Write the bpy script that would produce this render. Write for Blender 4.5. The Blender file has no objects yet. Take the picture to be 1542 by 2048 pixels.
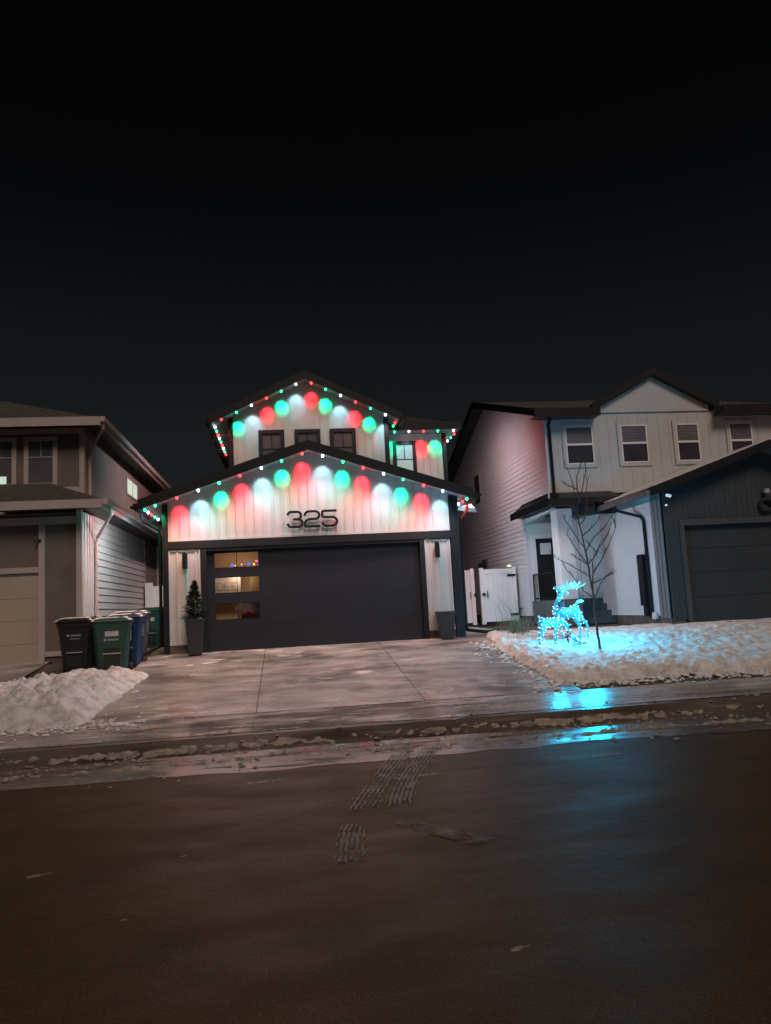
import bpy, math, random
from mathutils import Vector, Matrix, noise
random.seed(7)
R = math.radians
S = bpy.context.scene
COL = S.collection

# ------------------------------------------------------------ camera, world, sun, exposure
CAM_P, CAM_Y, CAM_R, CAM_F = R(7.0), R(7.7), R(3.1), 1520.0
fw = Vector((math.sin(CAM_Y)*math.cos(CAM_P), math.cos(CAM_Y)*math.cos(CAM_P), math.sin(CAM_P)))
rt = Vector((math.cos(CAM_Y), -math.sin(CAM_Y), 0)); up = rt.cross(fw)
cx = rt*math.cos(CAM_R) - up*math.sin(CAM_R); cy = rt*math.sin(CAM_R) + up*math.cos(CAM_R)
cd = bpy.data.cameras.new("camera"); cam = bpy.data.objects.new("camera", cd); COL.objects.link(cam)
cam.matrix_world = Matrix(((cx.x, cy.x, -fw.x, 0), (cx.y, cy.y, -fw.y, 0), (cx.z, cy.z, -fw.z, 1.6), (0, 0, 0, 1)))
cd.sensor_fit = 'VERTICAL'; cd.sensor_height = 36; cd.sensor_width = 27.1; cd.lens = CAM_F/2048*36
cd.clip_start = 0.05; cd.clip_end = 2000
S.camera = cam

SUN_EL, SUN_AZ = 42, -16      # light comes from behind the camera, a little from its left
W = bpy.data.worlds.new("World"); S.world = W; W.use_nodes = True
wn = W.node_tree.nodes; wl = W.node_tree.links
sky = wn.new('ShaderNodeTexSky'); sky.sky_type = 'NISHITA'; sky.sun_disc = False
sky.sun_elevation = R(SUN_EL); sky.sun_rotation = R(180+SUN_AZ); sky.air_density = 1.0; sky.dust_density = 2.0
bg = wn['Background']; bg.inputs['Strength'].default_value = 0.0022
hs = wn.new('ShaderNodeHueSaturation'); hs.inputs['Saturation'].default_value = 0.4; hs.inputs['Hue'].default_value = 0.485
wl.new(sky.outputs[0], hs.inputs['Color']); 
# faint town glow low in the sky, fading to black overhead
wt = wn.new('ShaderNodeTexCoord'); wx_ = wn.new('ShaderNodeSeparateXYZ'); wl.new(wt.outputs['Generated'], wx_.inputs[0])
wr = wn.new('ShaderNodeMapRange'); wr.interpolation_type = 'SMOOTHSTEP'; wr.inputs['From Min'].default_value = 0.18; wr.inputs['From Max'].default_value = 0.62; wr.inputs['To Min'].default_value = 1.0; wr.inputs['To Max'].default_value = 0.22
wl.new(wx_.outputs['Z'], wr.inputs['Value'])
wm = wn.new('ShaderNodeMix'); wm.data_type = 'RGBA'; wm.blend_type = 'MULTIPLY'; wm.inputs['Factor'].default_value = 1
wl.new(hs.outputs[0], wm.inputs['A']); wl.new(wr.outputs[0], wm.inputs['B']); wl.new(wm.outputs['Result'], bg.inputs['Color'])
sd = bpy.data.lights.new("night_sun", 'SUN'); sd.energy = 1.3; sd.angle = R(22); sd.color = (1.0, 0.80, 0.68)
so = bpy.data.objects.new("night_sun", sd); COL.objects.link(so)
ld = Vector((math.sin(R(SUN_AZ))*math.cos(R(SUN_EL)), math.cos(R(SUN_AZ))*math.cos(R(SUN_EL)), -math.sin(R(SUN_EL))))
so.rotation_euler = ld.to_track_quat('-Z', 'Y').to_euler(); so.location = (-6, -20, 25)
S.view_settings.view_transform = 'Standard'; S.view_settings.look = 'None'
S.view_settings.gamma = 1; S.view_settings.exposure = 0.0
try: S.view_settings.use_curve_mapping = False
except Exception: pass
S.render.resolution_x = 771; S.render.resolution_y = 1024

# ------------------------------------------------------------ materials
def newmat(name):
    m = bpy.data.materials.new(name); m.use_nodes = True
    return m, m.node_tree.nodes, m.node_tree.links, m.node_tree.nodes['Principled BSDF']
def mat(name, col, rough=0.6, var=0.15, scale=3.0, bump=0.0, bscale=60, metal=0, stretch=(1, 1, 1), spec=0.5, col2=None):
    m, n, l, b = newmat(name)
    tc = n.new('ShaderNodeTexCoord'); mp = n.new('ShaderNodeMapping'); mp.inputs['Scale'].default_value = stretch
    geo = n.new('ShaderNodeNewGeometry'); l.new(geo.outputs['Position'], mp.inputs['Vector'])
    t = n.new('ShaderNodeTexNoise'); t.inputs['Scale'].default_value = scale; t.inputs['Detail'].default_value = 6
    l.new(mp.outputs[0], t.inputs['Vector'])
    r = n.new('ShaderNodeValToRGB')
    c2 = col2 or tuple(c*(1-var*2) for c in col)
    r.color_ramp.elements[0].position = 0.3; r.color_ramp.elements[1].position = 0.7
    r.color_ramp.elements[0].color = (*c2, 1); r.color_ramp.elements[1].color = (*col, 1)
    l.new(t.outputs['Fac'], r.inputs['Fac']); l.new(r.outputs[0], b.inputs['Base Color'])
    b.inputs['Roughness'].default_value = rough; b.inputs['Metallic'].default_value = metal
    b.inputs['Specular IOR Level'].default_value = spec
    if bump:
        t2 = n.new('ShaderNodeTexNoise'); t2.inputs['Scale'].default_value = bscale; t2.inputs['Detail'].default_value = 4
        l.new(mp.outputs[0], t2.inputs['Vector'])
        bp = n.new('ShaderNodeBump'); bp.inputs['Strength'].default_value = bump; bp.inputs['Distance'].default_value = 0.02
        l.new(t2.outputs['Fac'], bp.inputs['Height']); l.new(bp.outputs[0], b.inputs['Normal'])
    return m
def emat(name, col, strength, base=None):
    m, n, l, b = newmat(name)
    b.inputs['Base Color'].default_value = (*(base or col), 1)
    b.inputs['Emission Color'].default_value = (*col, 1); b.inputs['Emission Strength'].default_value = strength
    return m
M = {}
M['white_siding'] = mat('white_siding', (0.50, 0.50, 0.495), 0.45, 0.04, 1.5, 0.05, 200)
M['dark_trim'] = mat('dark_trim', (0.012, 0.013, 0.017), 0.55, 0.15, 2, spec=0.3)
M['black_metal'] = mat('black_metal', (0.006, 0.006, 0.008), 0.55, 0.1, 5, spec=0.25)
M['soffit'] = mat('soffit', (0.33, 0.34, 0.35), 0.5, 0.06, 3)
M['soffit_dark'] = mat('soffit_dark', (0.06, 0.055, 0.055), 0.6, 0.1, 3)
M['door_navy'] = mat('door_navy', (0.016, 0.018, 0.027), 0.42, 0.08, 0.8, 0.15, 90)
M['shingle'] = mat('shingle', (0.045, 0.044, 0.045), 0.9, 0.3, 14, 0.6, 40)
M['shingle_grey'] = mat('shingle_grey', (0.085, 0.08, 0.07), 0.9, 0.3, 10, 0.6, 40)
M['brown_stucco'] = mat('brown_stucco', (0.36, 0.285, 0.26), 0.85, 0.08, 2, 0.4, 120)
M['brown_panel'] = mat('brown_panel', (0.15, 0.118, 0.113), 0.7, 0.12, 3, 0.2, 80)
M['beige_trim'] = mat('beige_trim', (0.42, 0.355, 0.345), 0.5, 0.06, 2)
M['beige_door'] = mat('beige_door', (0.40, 0.325, 0.26), 0.5, 0.05, 1, 0.1, 60)
M['cream_siding'] = mat('cream_siding', (0.56, 0.49, 0.46), 0.5, 0.05, 2)
M['dimmed_siding'] = mat('dimmed_siding', (0.44, 0.45, 0.46), 0.5, 0.04, 1.5)  # pale siding with the weaker light on the upper front darkened into its colour
M['pale_siding'] = mat('pale_siding', (0.64, 0.65, 0.68), 0.5, 0.04, 1.5)
M['slate_siding'] = mat('slate_siding', (0.032, 0.043, 0.050), 0.55, 0.15, 2, 0.25, 40, stretch=(6, 6, 0.6))
M['slate_door'] = mat('slate_door', (0.024, 0.033, 0.040), 0.5, 0.1, 1, 0.1, 60)
M['slate_trim'] = mat('slate_trim', (0.055, 0.060, 0.066), 0.5, 0.08, 2)
M['grey_batten'] = mat('grey_batten', (0.20, 0.19, 0.19), 0.5, 0.08, 2)
M['concrete_base'] = mat('concrete_base', (0.14, 0.11, 0.095), 0.9, 0.2, 5, 0.4, 50)
M['porch_concrete'] = mat('porch_concrete', (0.12, 0.13, 0.14), 0.85, 0.15, 5, 0.3, 50)
M['vinyl'] = mat('vinyl', (0.74, 0.71, 0.70), 0.35, 0.03, 1)
M['glass_dark'] = mat('glass_dark', (0.035, 0.04, 0.045), 0.08, 0.3, 1.2)
M['grey_blind'] = mat('grey_blind', (0.10, 0.10, 0.105), 0.25, 0.12, 2)
M['blind'] = mat('blind', (0.16, 0.145, 0.18), 0.35, 0.15, 3)
M['blind_dark'] = mat('blind_dark', (0.05, 0.045, 0.065), 0.15, 0.15, 3)
M['pot'] = mat('pot', (0.04, 0.042, 0.045), 0.55, 0.1, 4, 0.2, 60)
M['needle'] = mat('needle', (0.035, 0.065, 0.032), 0.7, 0.35, 9)
M['bark'] = mat('bark', (0.10, 0.08, 0.08), 0.85, 0.25, 30, 0.6, 80)
M['dry_grass'] = mat('dry_grass', (0.22, 0.19, 0.12), 0.8, 0.3, 20)
M['bin_black'] = mat('bin_black', (0.022, 0.021, 0.026), 0.42, 0.1, 5, 0.15, 90)
M['bin_green'] = mat('bin_green', (0.018, 0.07, 0.048), 0.42, 0.1, 5, 0.15, 90)
M['bin_blue'] = mat('bin_blue', (0.014, 0.04, 0.115), 0.42, 0.1, 5, 0.15, 90)
M['bin_grey'] = mat('bin_grey', (0.12, 0.105, 0.115), 0.45, 0.1, 5, 0.15, 90)
M['label'] = mat('label', (0.55, 0.50, 0.50), 0.6, 0.1, 12)
M['mark'] = mat('mark', (0.42, 0.42, 0.44), 0.6, 0.2, 30)
M['rubber'] = mat('rubber', (0.02, 0.02, 0.02), 0.8, 0.1, 5)
M['red_ribbon'] = mat('red_ribbon', (0.20, 0.015, 0.03), 0.5, 0.2, 20)
M['rock'] = mat('rock', (0.30, 0.20, 0.15), 0.8, 0.4, 9, 0.8, 12)
M['interior'] = mat('interior', (0.50, 0.36, 0.22), 0.8, 0.1, 2)
M['poster'] = mat('poster', (0.60, 0.52, 0.47), 0.7, 0.06, 3)
M['poster_ink'] = mat('poster_ink', (0.40, 0.32, 0.26), 0.7, 0.06, 3)
M['tan_box'] = mat('tan_box', (0.45, 0.34, 0.16), 0.8, 0.1, 3)
M['lantern'] = mat('lantern', (0.015, 0.015, 0.017), 0.3, 0.1, 5)
M['cool_pane'] = emat('cool_pane', (0.28, 0.55, 0.5), 0.35, (0.25, 0.3, 0.3))
M['lit_pane'] = emat('lit_pane', (0.72, 0.95, 0.72), 0.62, (0.4, 0.4, 0.4))
M['lens'] = emat('lens', (0.75, 0.85, 1.0), 0.55)  # faint white self-glow put on the security camera's housing and sensor
M['yellow_glow'] = emat('yellow_glow', (1.0, 0.8, 0.3), 3.0)
BCOL = {'R': (1.0, 0.012, 0.02), 'G': (0.0, 1.0, 0.42), 'W': (0.50, 0.86, 1.0)}
M['bulb_R'] = emat('bulb_R', (1.0, 0.03, 0.035), 9)
M['bulb_G'] = emat('bulb_G', (0.03, 1.0, 0.42), 6)
M['bulb_W'] = emat('bulb_W', (0.8, 0.92, 1.0), 9)
for k, c in dict(blue=(0.03, 0.1, 1), pink=(1, 0.1, 0.4), amber=(1, 0.5, 0.05), lilac=(0.7, 0.4, 1)).items():
    M['fairy_'+k] = emat('fairy_'+k, c, 2.2)
M['deer_bulb'] = emat('deer_bulb', (0.6, 0.95, 1.0), 5)

def snow_mat(name, clean, dirty, scale, lo, hi, bump=0.7):
    m, n, l, b = newmat(name)
    geo = n.new('ShaderNodeNewGeometry')
    t = n.new('ShaderNodeTexNoise'); t.inputs['Scale'].default_value = scale; t.inputs['Detail'].default_value = 9; t.inputs['Roughness'].default_value = 0.65
    l.new(geo.outputs['Position'], t.inputs['Vector'])
    r = n.new('ShaderNodeValToRGB'); r.color_ramp.elements[0].position = lo; r.color_ramp.elements[1].position = hi
    r.color_ramp.elements[0].color = (*dirty, 1); r.color_ramp.elements[1].color = (*clean, 1)
    l.new(t.outputs['Fac'], r.inputs['Fac']); l.new(r.outputs[0], b.inputs['Base Color'])
    b.inputs['Roughness'].default_value = 0.7
    t2 = n.new('ShaderNodeTexNoise'); t2.inputs['Scale'].default_value = 22; t2.inputs['Detail'].default_value = 8; t2.inputs['Roughness'].default_value = 0.7
    l.new(geo.outputs['Position'], t2.inputs['Vector'])
    bp = n.new('ShaderNodeBump'); bp.inputs['Strength'].default_value = bump; bp.inputs['Distance'].default_value = 0.05
    l.new(t2.outputs['Fac'], bp.inputs['Height']); l.new(bp.outputs[0], b.inputs['Normal'])
    return m
M['snow'] = snow_mat('snow', (0.76, 0.75, 0.74), (0.48, 0.44, 0.40), 5, 0.36, 0.56, 0.85)
M['snow_cap'] = snow_mat('snow_cap', (0.78, 0.76, 0.76), (0.55, 0.52, 0.50), 5, 0.35, 0.55, 0.3)
M['slush'] = snow_mat('slush', (0.38, 0.33, 0.265), (0.17, 0.142, 0.115), 9, 0.38, 0.62)

def paved(name, base, dark, film, film_amt, rough_lo, rough_hi, stretch, grain=False, spec=0.5):
    """wet concrete or asphalt with stains and a patchy film of trodden snow"""
    m, n, l, b = newmat(name)
    geo = n.new('ShaderNodeNewGeometry'); mp = n.new('ShaderNodeMapping'); mp.inputs['Scale'].default_value = stretch
    l.new(geo.outputs['Position'], mp.inputs['Vector'])
    def nz(sc, det=8, ro=0.6, vec=mp):
        t = n.new('ShaderNodeTexNoise'); t.inputs['Scale'].default_value = sc; t.inputs['Detail'].default_value = det; t.inputs['Roughness'].default_value = ro
        l.new(vec.outputs[0], t.inputs['Vector']); return t
    def ramp(src, p0, c0, p1, c1):
        r = n.new('ShaderNodeValToRGB'); r.color_ramp.elements[0].position = p0; r.color_ramp.elements[1].position = p1
        r.color_ramp.elements[0].color = (*c0, 1); r.color_ramp.elements[1].color = (*c1, 1); l.new(src, r.inputs['Fac']); return r
    a = nz(1.1); big = ramp(a.outputs['Fac'], 0.38, dark, 0.57, base)
    f = nz(2.3, 12, 0.72); fm = ramp(f.outputs['Fac'], film_amt, (0, 0, 0), film_amt+0.12, (1, 1, 1))
    f2 = nz(0.45, 3); fm2 = ramp(f2.outputs['Fac'], 0.42, (0.05, 0.05, 0.05), 0.62, (1, 1, 1))
    mul = n.new('ShaderNodeMath'); mul.operation = 'MULTIPLY'; l.new(fm.outputs[0], mul.inputs[0]); l.new(fm2.outputs[0], mul.inputs[1])
    mx = n.new('ShaderNodeMix'); mx.data_type = 'RGBA'; l.new(mul.outputs[0], mx.inputs['Factor'])
    l.new(big.outputs[0], mx.inputs['A']); mx.inputs['B'].default_value = (*film, 1)
    b.inputs['Specular IOR Level'].default_value = spec
    if grain:
        gt = n.new('ShaderNodeTexNoise'); gt.inputs['Scale'].default_value = 75; gt.inputs['Detail'].default_value = 3; l.new(geo.outputs['Position'], gt.inputs['Vector'])
        gr_ = ramp(gt.outputs['Fac'], 0.35, (0.62, 0.62, 0.62), 0.68, (1.45, 1.42, 1.4))
        m2 = n.new('ShaderNodeMix'); m2.data_type = 'RGBA'; m2.blend_type = 'MULTIPLY'; m2.inputs['Factor'].default_value = 1
        l.new(mx.outputs['Result'], m2.inputs['A']); l.new(gr_.outputs[0], m2.inputs['B']); l.new(m2.outputs['Result'], b.inputs['Base Color'])
    else:
        l.new(mx.outputs['Result'], b.inputs['Base Color'])
    rr = nz(1.7, 4); rm = n.new('ShaderNodeMapRange'); rm.inputs['From Min'].default_value = 0.35; rm.inputs['From Max'].default_value = 0.65
    rm.inputs['To Min'].default_value = rough_lo; rm.inputs['To Max'].default_value = rough_hi
    l.new(rr.outputs['Fac'], rm.inputs['Value'])
    ad = n.new('ShaderNodeMath'); ad.operation = 'ADD'; ad.use_clamp = True
    sc = n.new('ShaderNodeMath'); sc.operation = 'MULTIPLY'; sc.inputs[1].default_value = 0.35; l.new(mul.outputs[0], sc.inputs[0])
    l.new(rm.outputs[0], ad.inputs[0]); l.new(sc.outputs[0], ad.inputs[1]); l.new(ad.outputs[0], b.inputs['Roughness'])
    t2 = n.new('ShaderNodeTexNoise'); t2.inputs['Scale'].default_value = 14; t2.inputs['Detail'].default_value = 8; l.new(geo.outputs['Position'], t2.inputs['Vector'])
    bp = n.new('ShaderNodeBump'); bp.inputs['Strength'].default_value = 0.25; bp.inputs['Distance'].default_value = 0.012
    l.new(t2.outputs['Fac'], bp.inputs['Height']); l.new(bp.outputs[0], b.inputs['Normal'])
    return m
M['asphalt'] = paved('asphalt', (0.056, 0.036, 0.014), (0.042, 0.028, 0.011), (0.085, 0.065, 0.042), 0.67, 0.56, 0.70, (0.6, 1.3, 1), grain=True, spec=0.08)
M['icy_asphalt'] = paved('icy_asphalt', (0.085, 0.072, 0.062), (0.05, 0.042, 0.037), (0.26, 0.22, 0.19), 0.50, 0.16, 0.45, (0.35, 1.8, 1), grain=True)
M['drive'] = paved('drive', (0.29, 0.26, 0.245), (0.08, 0.072, 0.068), (0.62, 0.56, 0.52), 0.52, 0.32, 0.6, (0.75, 1.3, 1), grain=True)
M['walk'] = paved('walk', (0.25, 0.21, 0.19), (0.10, 0.085, 0.075), (0.52, 0.47, 0.44), 0.50, 0.10, 0.34, (0.40, 1.5, 1))
M['curb'] = paved('curb', (0.10, 0.082, 0.066), (0.05, 0.041, 0.034), (0.30, 0.26, 0.215), 0.54, 0.14, 0.42, (0.4, 2.6, 1))
M['frost'] = snow_mat('frost', (0.30, 0.255, 0.225), (0.13, 0.107, 0.09), 9, 0.38, 0.62)
M['track'] = snow_mat('track', (0.15, 0.128, 0.115), (0.07, 0.058, 0.05), 12, 0.36, 0.62, 0.3)
M['frost2'] = snow_mat('frost2', (0.42, 0.37, 0.34), (0.24, 0.20, 0.18), 6, 0.38, 0.62, 0.4)
M['soil'] = mat('soil', (0.10, 0.08, 0.06), 0.95, 0.3, 2, 0.6, 20)

# ------------------------------------------------------------ object helpers
def wloc(o):
    v = Vector((0, 0, 0))
    while o is not None: v = v + o.location; o = o.parent
    return v
def tag(o, label=None, cat=None, group=None, kind=None):
    if label: o['label'] = label
    if cat: o['category'] = cat
    if group: o['group'] = group
    if kind: o['kind'] = kind
    return o
def thing(name, label, cat, loc=(0, 0, 0), rz=0, group=None):
    o = bpy.data.objects.new(name, None); o.empty_display_size = 0.2; COL.objects.link(o)
    o.location = loc; o.rotation_euler = (0, 0, rz)
    return tag(o, label, cat, group)
SPLIT = {'corner_trim', 'gutter', 'foundation', 'soffit', 'fascia', 'rail', 'post', 'hinge', 'latch', 'trim', 'vent_hood', 'gutter_end', 'door_trim', 'ear', 'porch_beam', 'interior_wall', 'rear_wall', 'porch', 'belly_band', 'roof_snow', 'split_wall'}
class MB:
    def __init__(s): s.v = []; s.f = []; s.cuts = []
    def add(s, vs, fs):
        s.cuts.append((len(s.v), len(s.f)))
        b = len(s.v); s.v += [tuple(v) for v in vs]; s.f += [tuple(b+i for i in f) for f in fs]; return s
    def box(s, x0, x1, y0, y1, z0, z1):
        v = [(x0, y0, z0), (x1, y0, z0), (x1, y1, z0), (x0, y1, z0), (x0, y0, z1), (x1, y0, z1), (x1, y1, z1), (x0, y1, z1)]
        return s.add(v, [(0, 3, 2, 1), (4, 5, 6, 7), (0, 1, 5, 4), (1, 2, 6, 5), (2, 3, 7, 6), (3, 0, 4, 7)])
    def prism(s, poly, a0, a1, axis='y'):
        n = len(poly)
        mk = {'y': lambda p, a: (p[0], a, p[1]), 'x': lambda p, a: (a, p[0], p[1]), 'z': lambda p, a: (p[0], p[1], a)}[axis]
        v = [mk(p, a0) for p in poly] + [mk(p, a1) for p in poly]
        f = [tuple(range(n)), tuple(range(2*n-1, n-1, -1))]
        for i in range(n): j = (i+1) % n; f.append((i, j, n+j, n+i)[::-1])
        return s.add(v, f)
    def quad(s, a, b, c, d): return s.add([a, b, c, d], [(0, 1, 2, 3)])
    def hexa(s, v): return s.add(v, [(0, 3, 2, 1), (4, 5, 6, 7), (0, 1, 5, 4), (1, 2, 6, 5), (2, 3, 7, 6), (3, 0, 4, 7)])
    def tube(s, pts, rad, n=8, cap=True):
        pts = [Vector(p) for p in pts]; m = len(pts)
        rr = rad if isinstance(rad, (list, tuple)) else [rad]*m
        vs = []; ref = Vector((0.31, 0.2, 0.93))
        for i, p in enumerate(pts):
            t = (pts[min(i+1, m-1)] - pts[max(i-1, 0)]).normalized()
            a = t.cross(ref)
            if a.length < 0.1: a = t.cross(Vector((1, 0, 0)))
            a.normalize(); b = t.cross(a)
            for k in range(n):
                w = 2*math.pi*k/n; vs.append(p + (a*math.cos(w)+b*math.sin(w))*rr[i])
        fs = []
        for i in range(m-1):
            for k in range(n):
                k2 = (k+1) % n; fs.append((i*n+k, i*n+k2, (i+1)*n+k2, (i+1)*n+k))
        if cap: fs += [tuple(range(n))[::-1], tuple((m-1)*n+k for k in range(n))]
        return s.add(vs, fs)
    def ribbon(s, pts, w, d, nrm=Vector((0, -1, 0))):
        """rectangular-section stroke in an XZ plane"""
        pts = [Vector(p) for p in pts]; m = len(pts); vs = []
        for i, p in enumerate(pts):
            t = (pts[min(i+1, m-1)] - pts[max(i-1, 0)]).normalized(); a = t.cross(nrm).normalized()*w/2
            vs += [p-a, p+a, p+a+Vector((0, d, 0)), p-a+Vector((0, d, 0))]
        fs = []
        for i in range(m-1):
            for k in range(4): k2 = (k+1) % 4; fs.append((4*i+k, 4*i+k2, 4*i+4+k2, 4*i+4+k))
        fs += [(0, 1, 2, 3), tuple(4*(m-1)+k for k in (3, 2, 1, 0))]
        return s.add(vs, fs)
    def build(s, name, m, parent=None, local=False, smooth=False, label=None, bevel=0):
        if name in SPLIT and len(s.cuts) > 1:
            o = None; cc = s.cuts+[(len(s.v), len(s.f))]
            for (a, fa), (b, fb) in zip(cc[:-1], cc[1:]):
                t = MB(); t.v = s.v[a:b]; t.f = [tuple(i-a for i in f) for f in s.f[fa:fb]]; t.cuts = [(0, 0)]
                o = t.build(name, m, parent, local, smooth, label, bevel)
            return o
        me = bpy.data.meshes.new(name); o = bpy.data.objects.new(name, me); COL.objects.link(o)
        off = Vector((0, 0, 0)) if (local or parent is None) else wloc(parent)
        me.from_pydata([tuple(Vector(v)-off) for v in s.v], [], s.f); me.validate()
        import bmesh
        b = bmesh.new(); b.from_mesh(me); bmesh.ops.recalc_face_normals(b, faces=b.faces); b.to_mesh(me); b.free()
        me.materials.append(m)
        if smooth:
            for p in me.polygons: p.use_smooth = True
        if parent is not None: o.parent = parent
        if bevel:
            bv = o.modifiers.new('bevel', 'BEVEL'); bv.width = bevel; bv.segments = 2; bv.limit_method = 'ANGLE'
        if label: o['label'] = label
        return o
def box(name, m, parent, *a, **k): return MB().box(*a).build(name, m, parent, **k)

def board_wall(mb, x0, x1, Y, z0, top, sp=0.2, off=0.0, bw=0.028, bd=0.018, base=None):
    """vertical board and batten wall in plane y=Y facing -y; top is a function of x"""
    xs = [x0, x1] + [x0 + (x1-x0)*i/40 for i in range(1, 40)]; xs = sorted(xs)
    poly = [(x0, z0), (x1, z0)] + [(x, top(x)) for x in reversed(xs)]
    mb.prism(poly, Y, Y+0.12)
    x = x0 + off
    while x < x1 - bw:
        if x > x0 + 0.01:
            zb = min(top(x), top(x+bw)) - 0.003
            if zb > z0 + .05: mb.hexa([(x, Y-bd, z0), (x+bw, Y-bd, z0), (x+bw, Y+.01, z0), (x, Y+.01, z0), (x, Y-bd, zb), (x+bw, Y-bd, zb), (x+bw, Y+.01, zb), (x, Y+.01, zb)])
        x += sp
    return mb
def lap_wall(mb, X, face, y0, y1, z0, z1, course=0.13, clip=None, th=0.12, d=0.014):
    """horizontal lap siding on plane x=X, facing 'face' (+1/-1); clip(z)->(ya,yb)"""
    z = z0
    while z < z1-0.01:
        zt = min(z+course, z1); ya, yb = (y0, y1); yc, yd = (y0, y1)
        if clip: ya, yb = clip(z); yc, yd = clip(zt)
        if yb-ya > 0.02:
            if yd <= yc: yc = yd = (yc+yd)/2
            xo = X + face*d; xi = X - face*th
            mb.hexa([(xo, ya, z), (xo, yb, z), (xi, yb, z), (xi, ya, z), (X, yc, zt), (X, yd, zt), (xi, yd, zt), (xi, yc, zt)])
        z += course
    return mb
def lap_front(mb, x0, x1, Y, z0, z1, course=0.13, th=0.12, d=0.014):
    z = z0
    while z < z1-0.01:
        zt = min(z+course, z1)
        mb.hexa([(x0, Y-d, z), (x1, Y-d, z), (x1, Y+th, z), (x0, Y+th, z), (x0, Y, zt), (x1, Y, zt), (x1, Y+th, zt), (x0, Y+th, zt)])
        z += course
    return mb
def gable_roof(house, x0, xp, x1, U, y0, y1, th, mroof, mfascia, msoffit, fascia=True, name='roof'):
    """U(x): underside height"""
    mb = MB()
    mb.prism([(x0, U(x0)+.02), (xp, U(xp)+.02), (xp, U(xp)+th), (x0, U(x0)+th)], y0+.03, y1)
    mb.prism([(xp, U(xp)+.02), (x1, U(x1)+.02), (x1, U(x1)+th), (xp, U(xp)+th)], y0+.03, y1)
    r = mb.build(name, mroof, house)
    s = MB()
    s.prism([(x0+.04, U(x0+.04)), (xp, U(xp)), (xp, U(xp)+.018), (x0+.04, U(x0+.04)+.018)], y0+.04, y1-.05)
    s.prism([(xp, U(xp)), (x1-.04, U(x1-.04)), (x1-.04, U(x1-.04)+.018), (xp, U(xp)+.018)], y0+.04, y1-.05)
    s.build('soffit', msoffit, house)
    f = MB()
    f.prism([(x0-.02, U(x0)-.04), (xp, U(xp)-.03), (xp, U(xp)+th+.02), (x0-.02, U(x0)+th+.01)], y0, y0+.03)
    f.prism([(xp, U(xp)-.03), (x1+.02, U(x1)-.04), (x1+.02, U(x1)+th+.01), (xp, U(xp)+th+.02)], y0, y0+.03)
    f.build('fascia', mfascia, house)
    return r
def window(parent, x0, x1, z0, z1, Y, mframe, mpane, tw=0.08, muntin=True, kind='cross', frame2=None, pane_label=None):
    """frame x0..x1,z0..z1 standing proud of wall plane Y; pane recessed"""
    f = MB(); d0, d1 = Y-.06, Y+.03
    f.box(x0, x1, d0, d1, z1-tw, z1).box(x0, x1, d0, d1, z0, z0+tw).box(x0, x0+tw, d0, d1, z0+tw, z1-tw).box(x1-tw, x1, d0, d1, z0+tw, z1-tw)
    w = f.build('window', mframe, parent)
    g = MB().box(x0+tw, x1-tw, Y-.028, Y+.02, z0+tw, z1-tw); p = g.build('pane', mpane, w, label=pane_label)
    if muntin:
        mm = MB(); a, b, c, d = x0+tw, x1-tw, z0+tw, z1-tw; t = .011
        m2 = frame2 or mframe
        if kind == 'cross':      # upper light split by a small cross
            zc = c+(d-c)*.62; mm.box(a, b, Y-.042, Y-.029, zc-t, zc+t); mm.box((a+b)/2-t, (a+b)/2+t, Y-.041, Y-.0295, zc+t, d)
        elif kind == 'sash':
            zc = (c+d)/2; t = .03; mm.box(a, b, Y-.03, Y-.013, zc-t, zc+t)
            mm.box(a, a+.03, Y-.028, Y-.013, c, zc-t).box(b-.03, b, Y-.028, Y-.013, c, zc-t).box(a, a+.03, Y-.028, Y-.013, zc+t, d).box(b-.03, b, Y-.028, Y-.013, zc+t, d)
            mm.box(a+.03, b-.03, Y-.028, Y-.013, d-.03, d).box(a+.03, b-.03, Y-.028, Y-.013, c, c+.03)
        mm.build('muntin', m2, w)
    return w

# ------------------------------------------------------------ ground levels
def H(y):
    if y < 9.3: return 0.0
    if y < 9.6: return .14*(y-9.3)/.3
    if y < 11.2: return .14+.04*(y-9.6)/1.6
    if y < 16.7: return .18+.62*(y-11.2)/5.5
    return .8
def fbm(x, y, z=0, o=5, r=0.55, l=2.0):
    a = 1; s = 0; t = 0
    for i in range(o): s += a*noise.noise((x, y, z+i*7.3)); t += a; a *= r; x *= l; y *= l
    return s/t
def sheet(name, mt, x0, x1, prof, dz=0.0, kind='structure', seg=1, thick=0):
    """prof: list of y; height from H"""
    mb = MB(); nx = max(1, seg)
    for i in range(nx):
        a = x0+(x1-x0)*i/nx; b = x0+(x1-x0)*(i+1)/nx
        for y, y2 in zip(prof[:-1], prof[1:]):
            mb.quad((a, y, H(y)+dz), (b, y, H(y)+dz), (b, y2, H(y2)+dz), (a, y2, H(y2)+dz))
    o = mb.build(name, mt); o['kind'] = kind; return o
# terrain sheet to the horizon, under everything
g = MB(); ys = [-600, -60, 9.3, 9.6, 11.2, 16.7, 60, 600]
for a, b in ((-600, -40), (-40, 40), (40, 600)):
    for y, y2 in zip(ys[:-1], ys[1:]): g.quad((a, y, H(y)-.03), (b, y, H(y)-.03), (b, y2, H(y2)-.03), (a, y2, H(y2)-.03))
g = g.build('ground', M['soil']); g['kind'] = 'structure'
sheet('road', M['asphalt'], -60, 60, [-60, 8.2])
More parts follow.
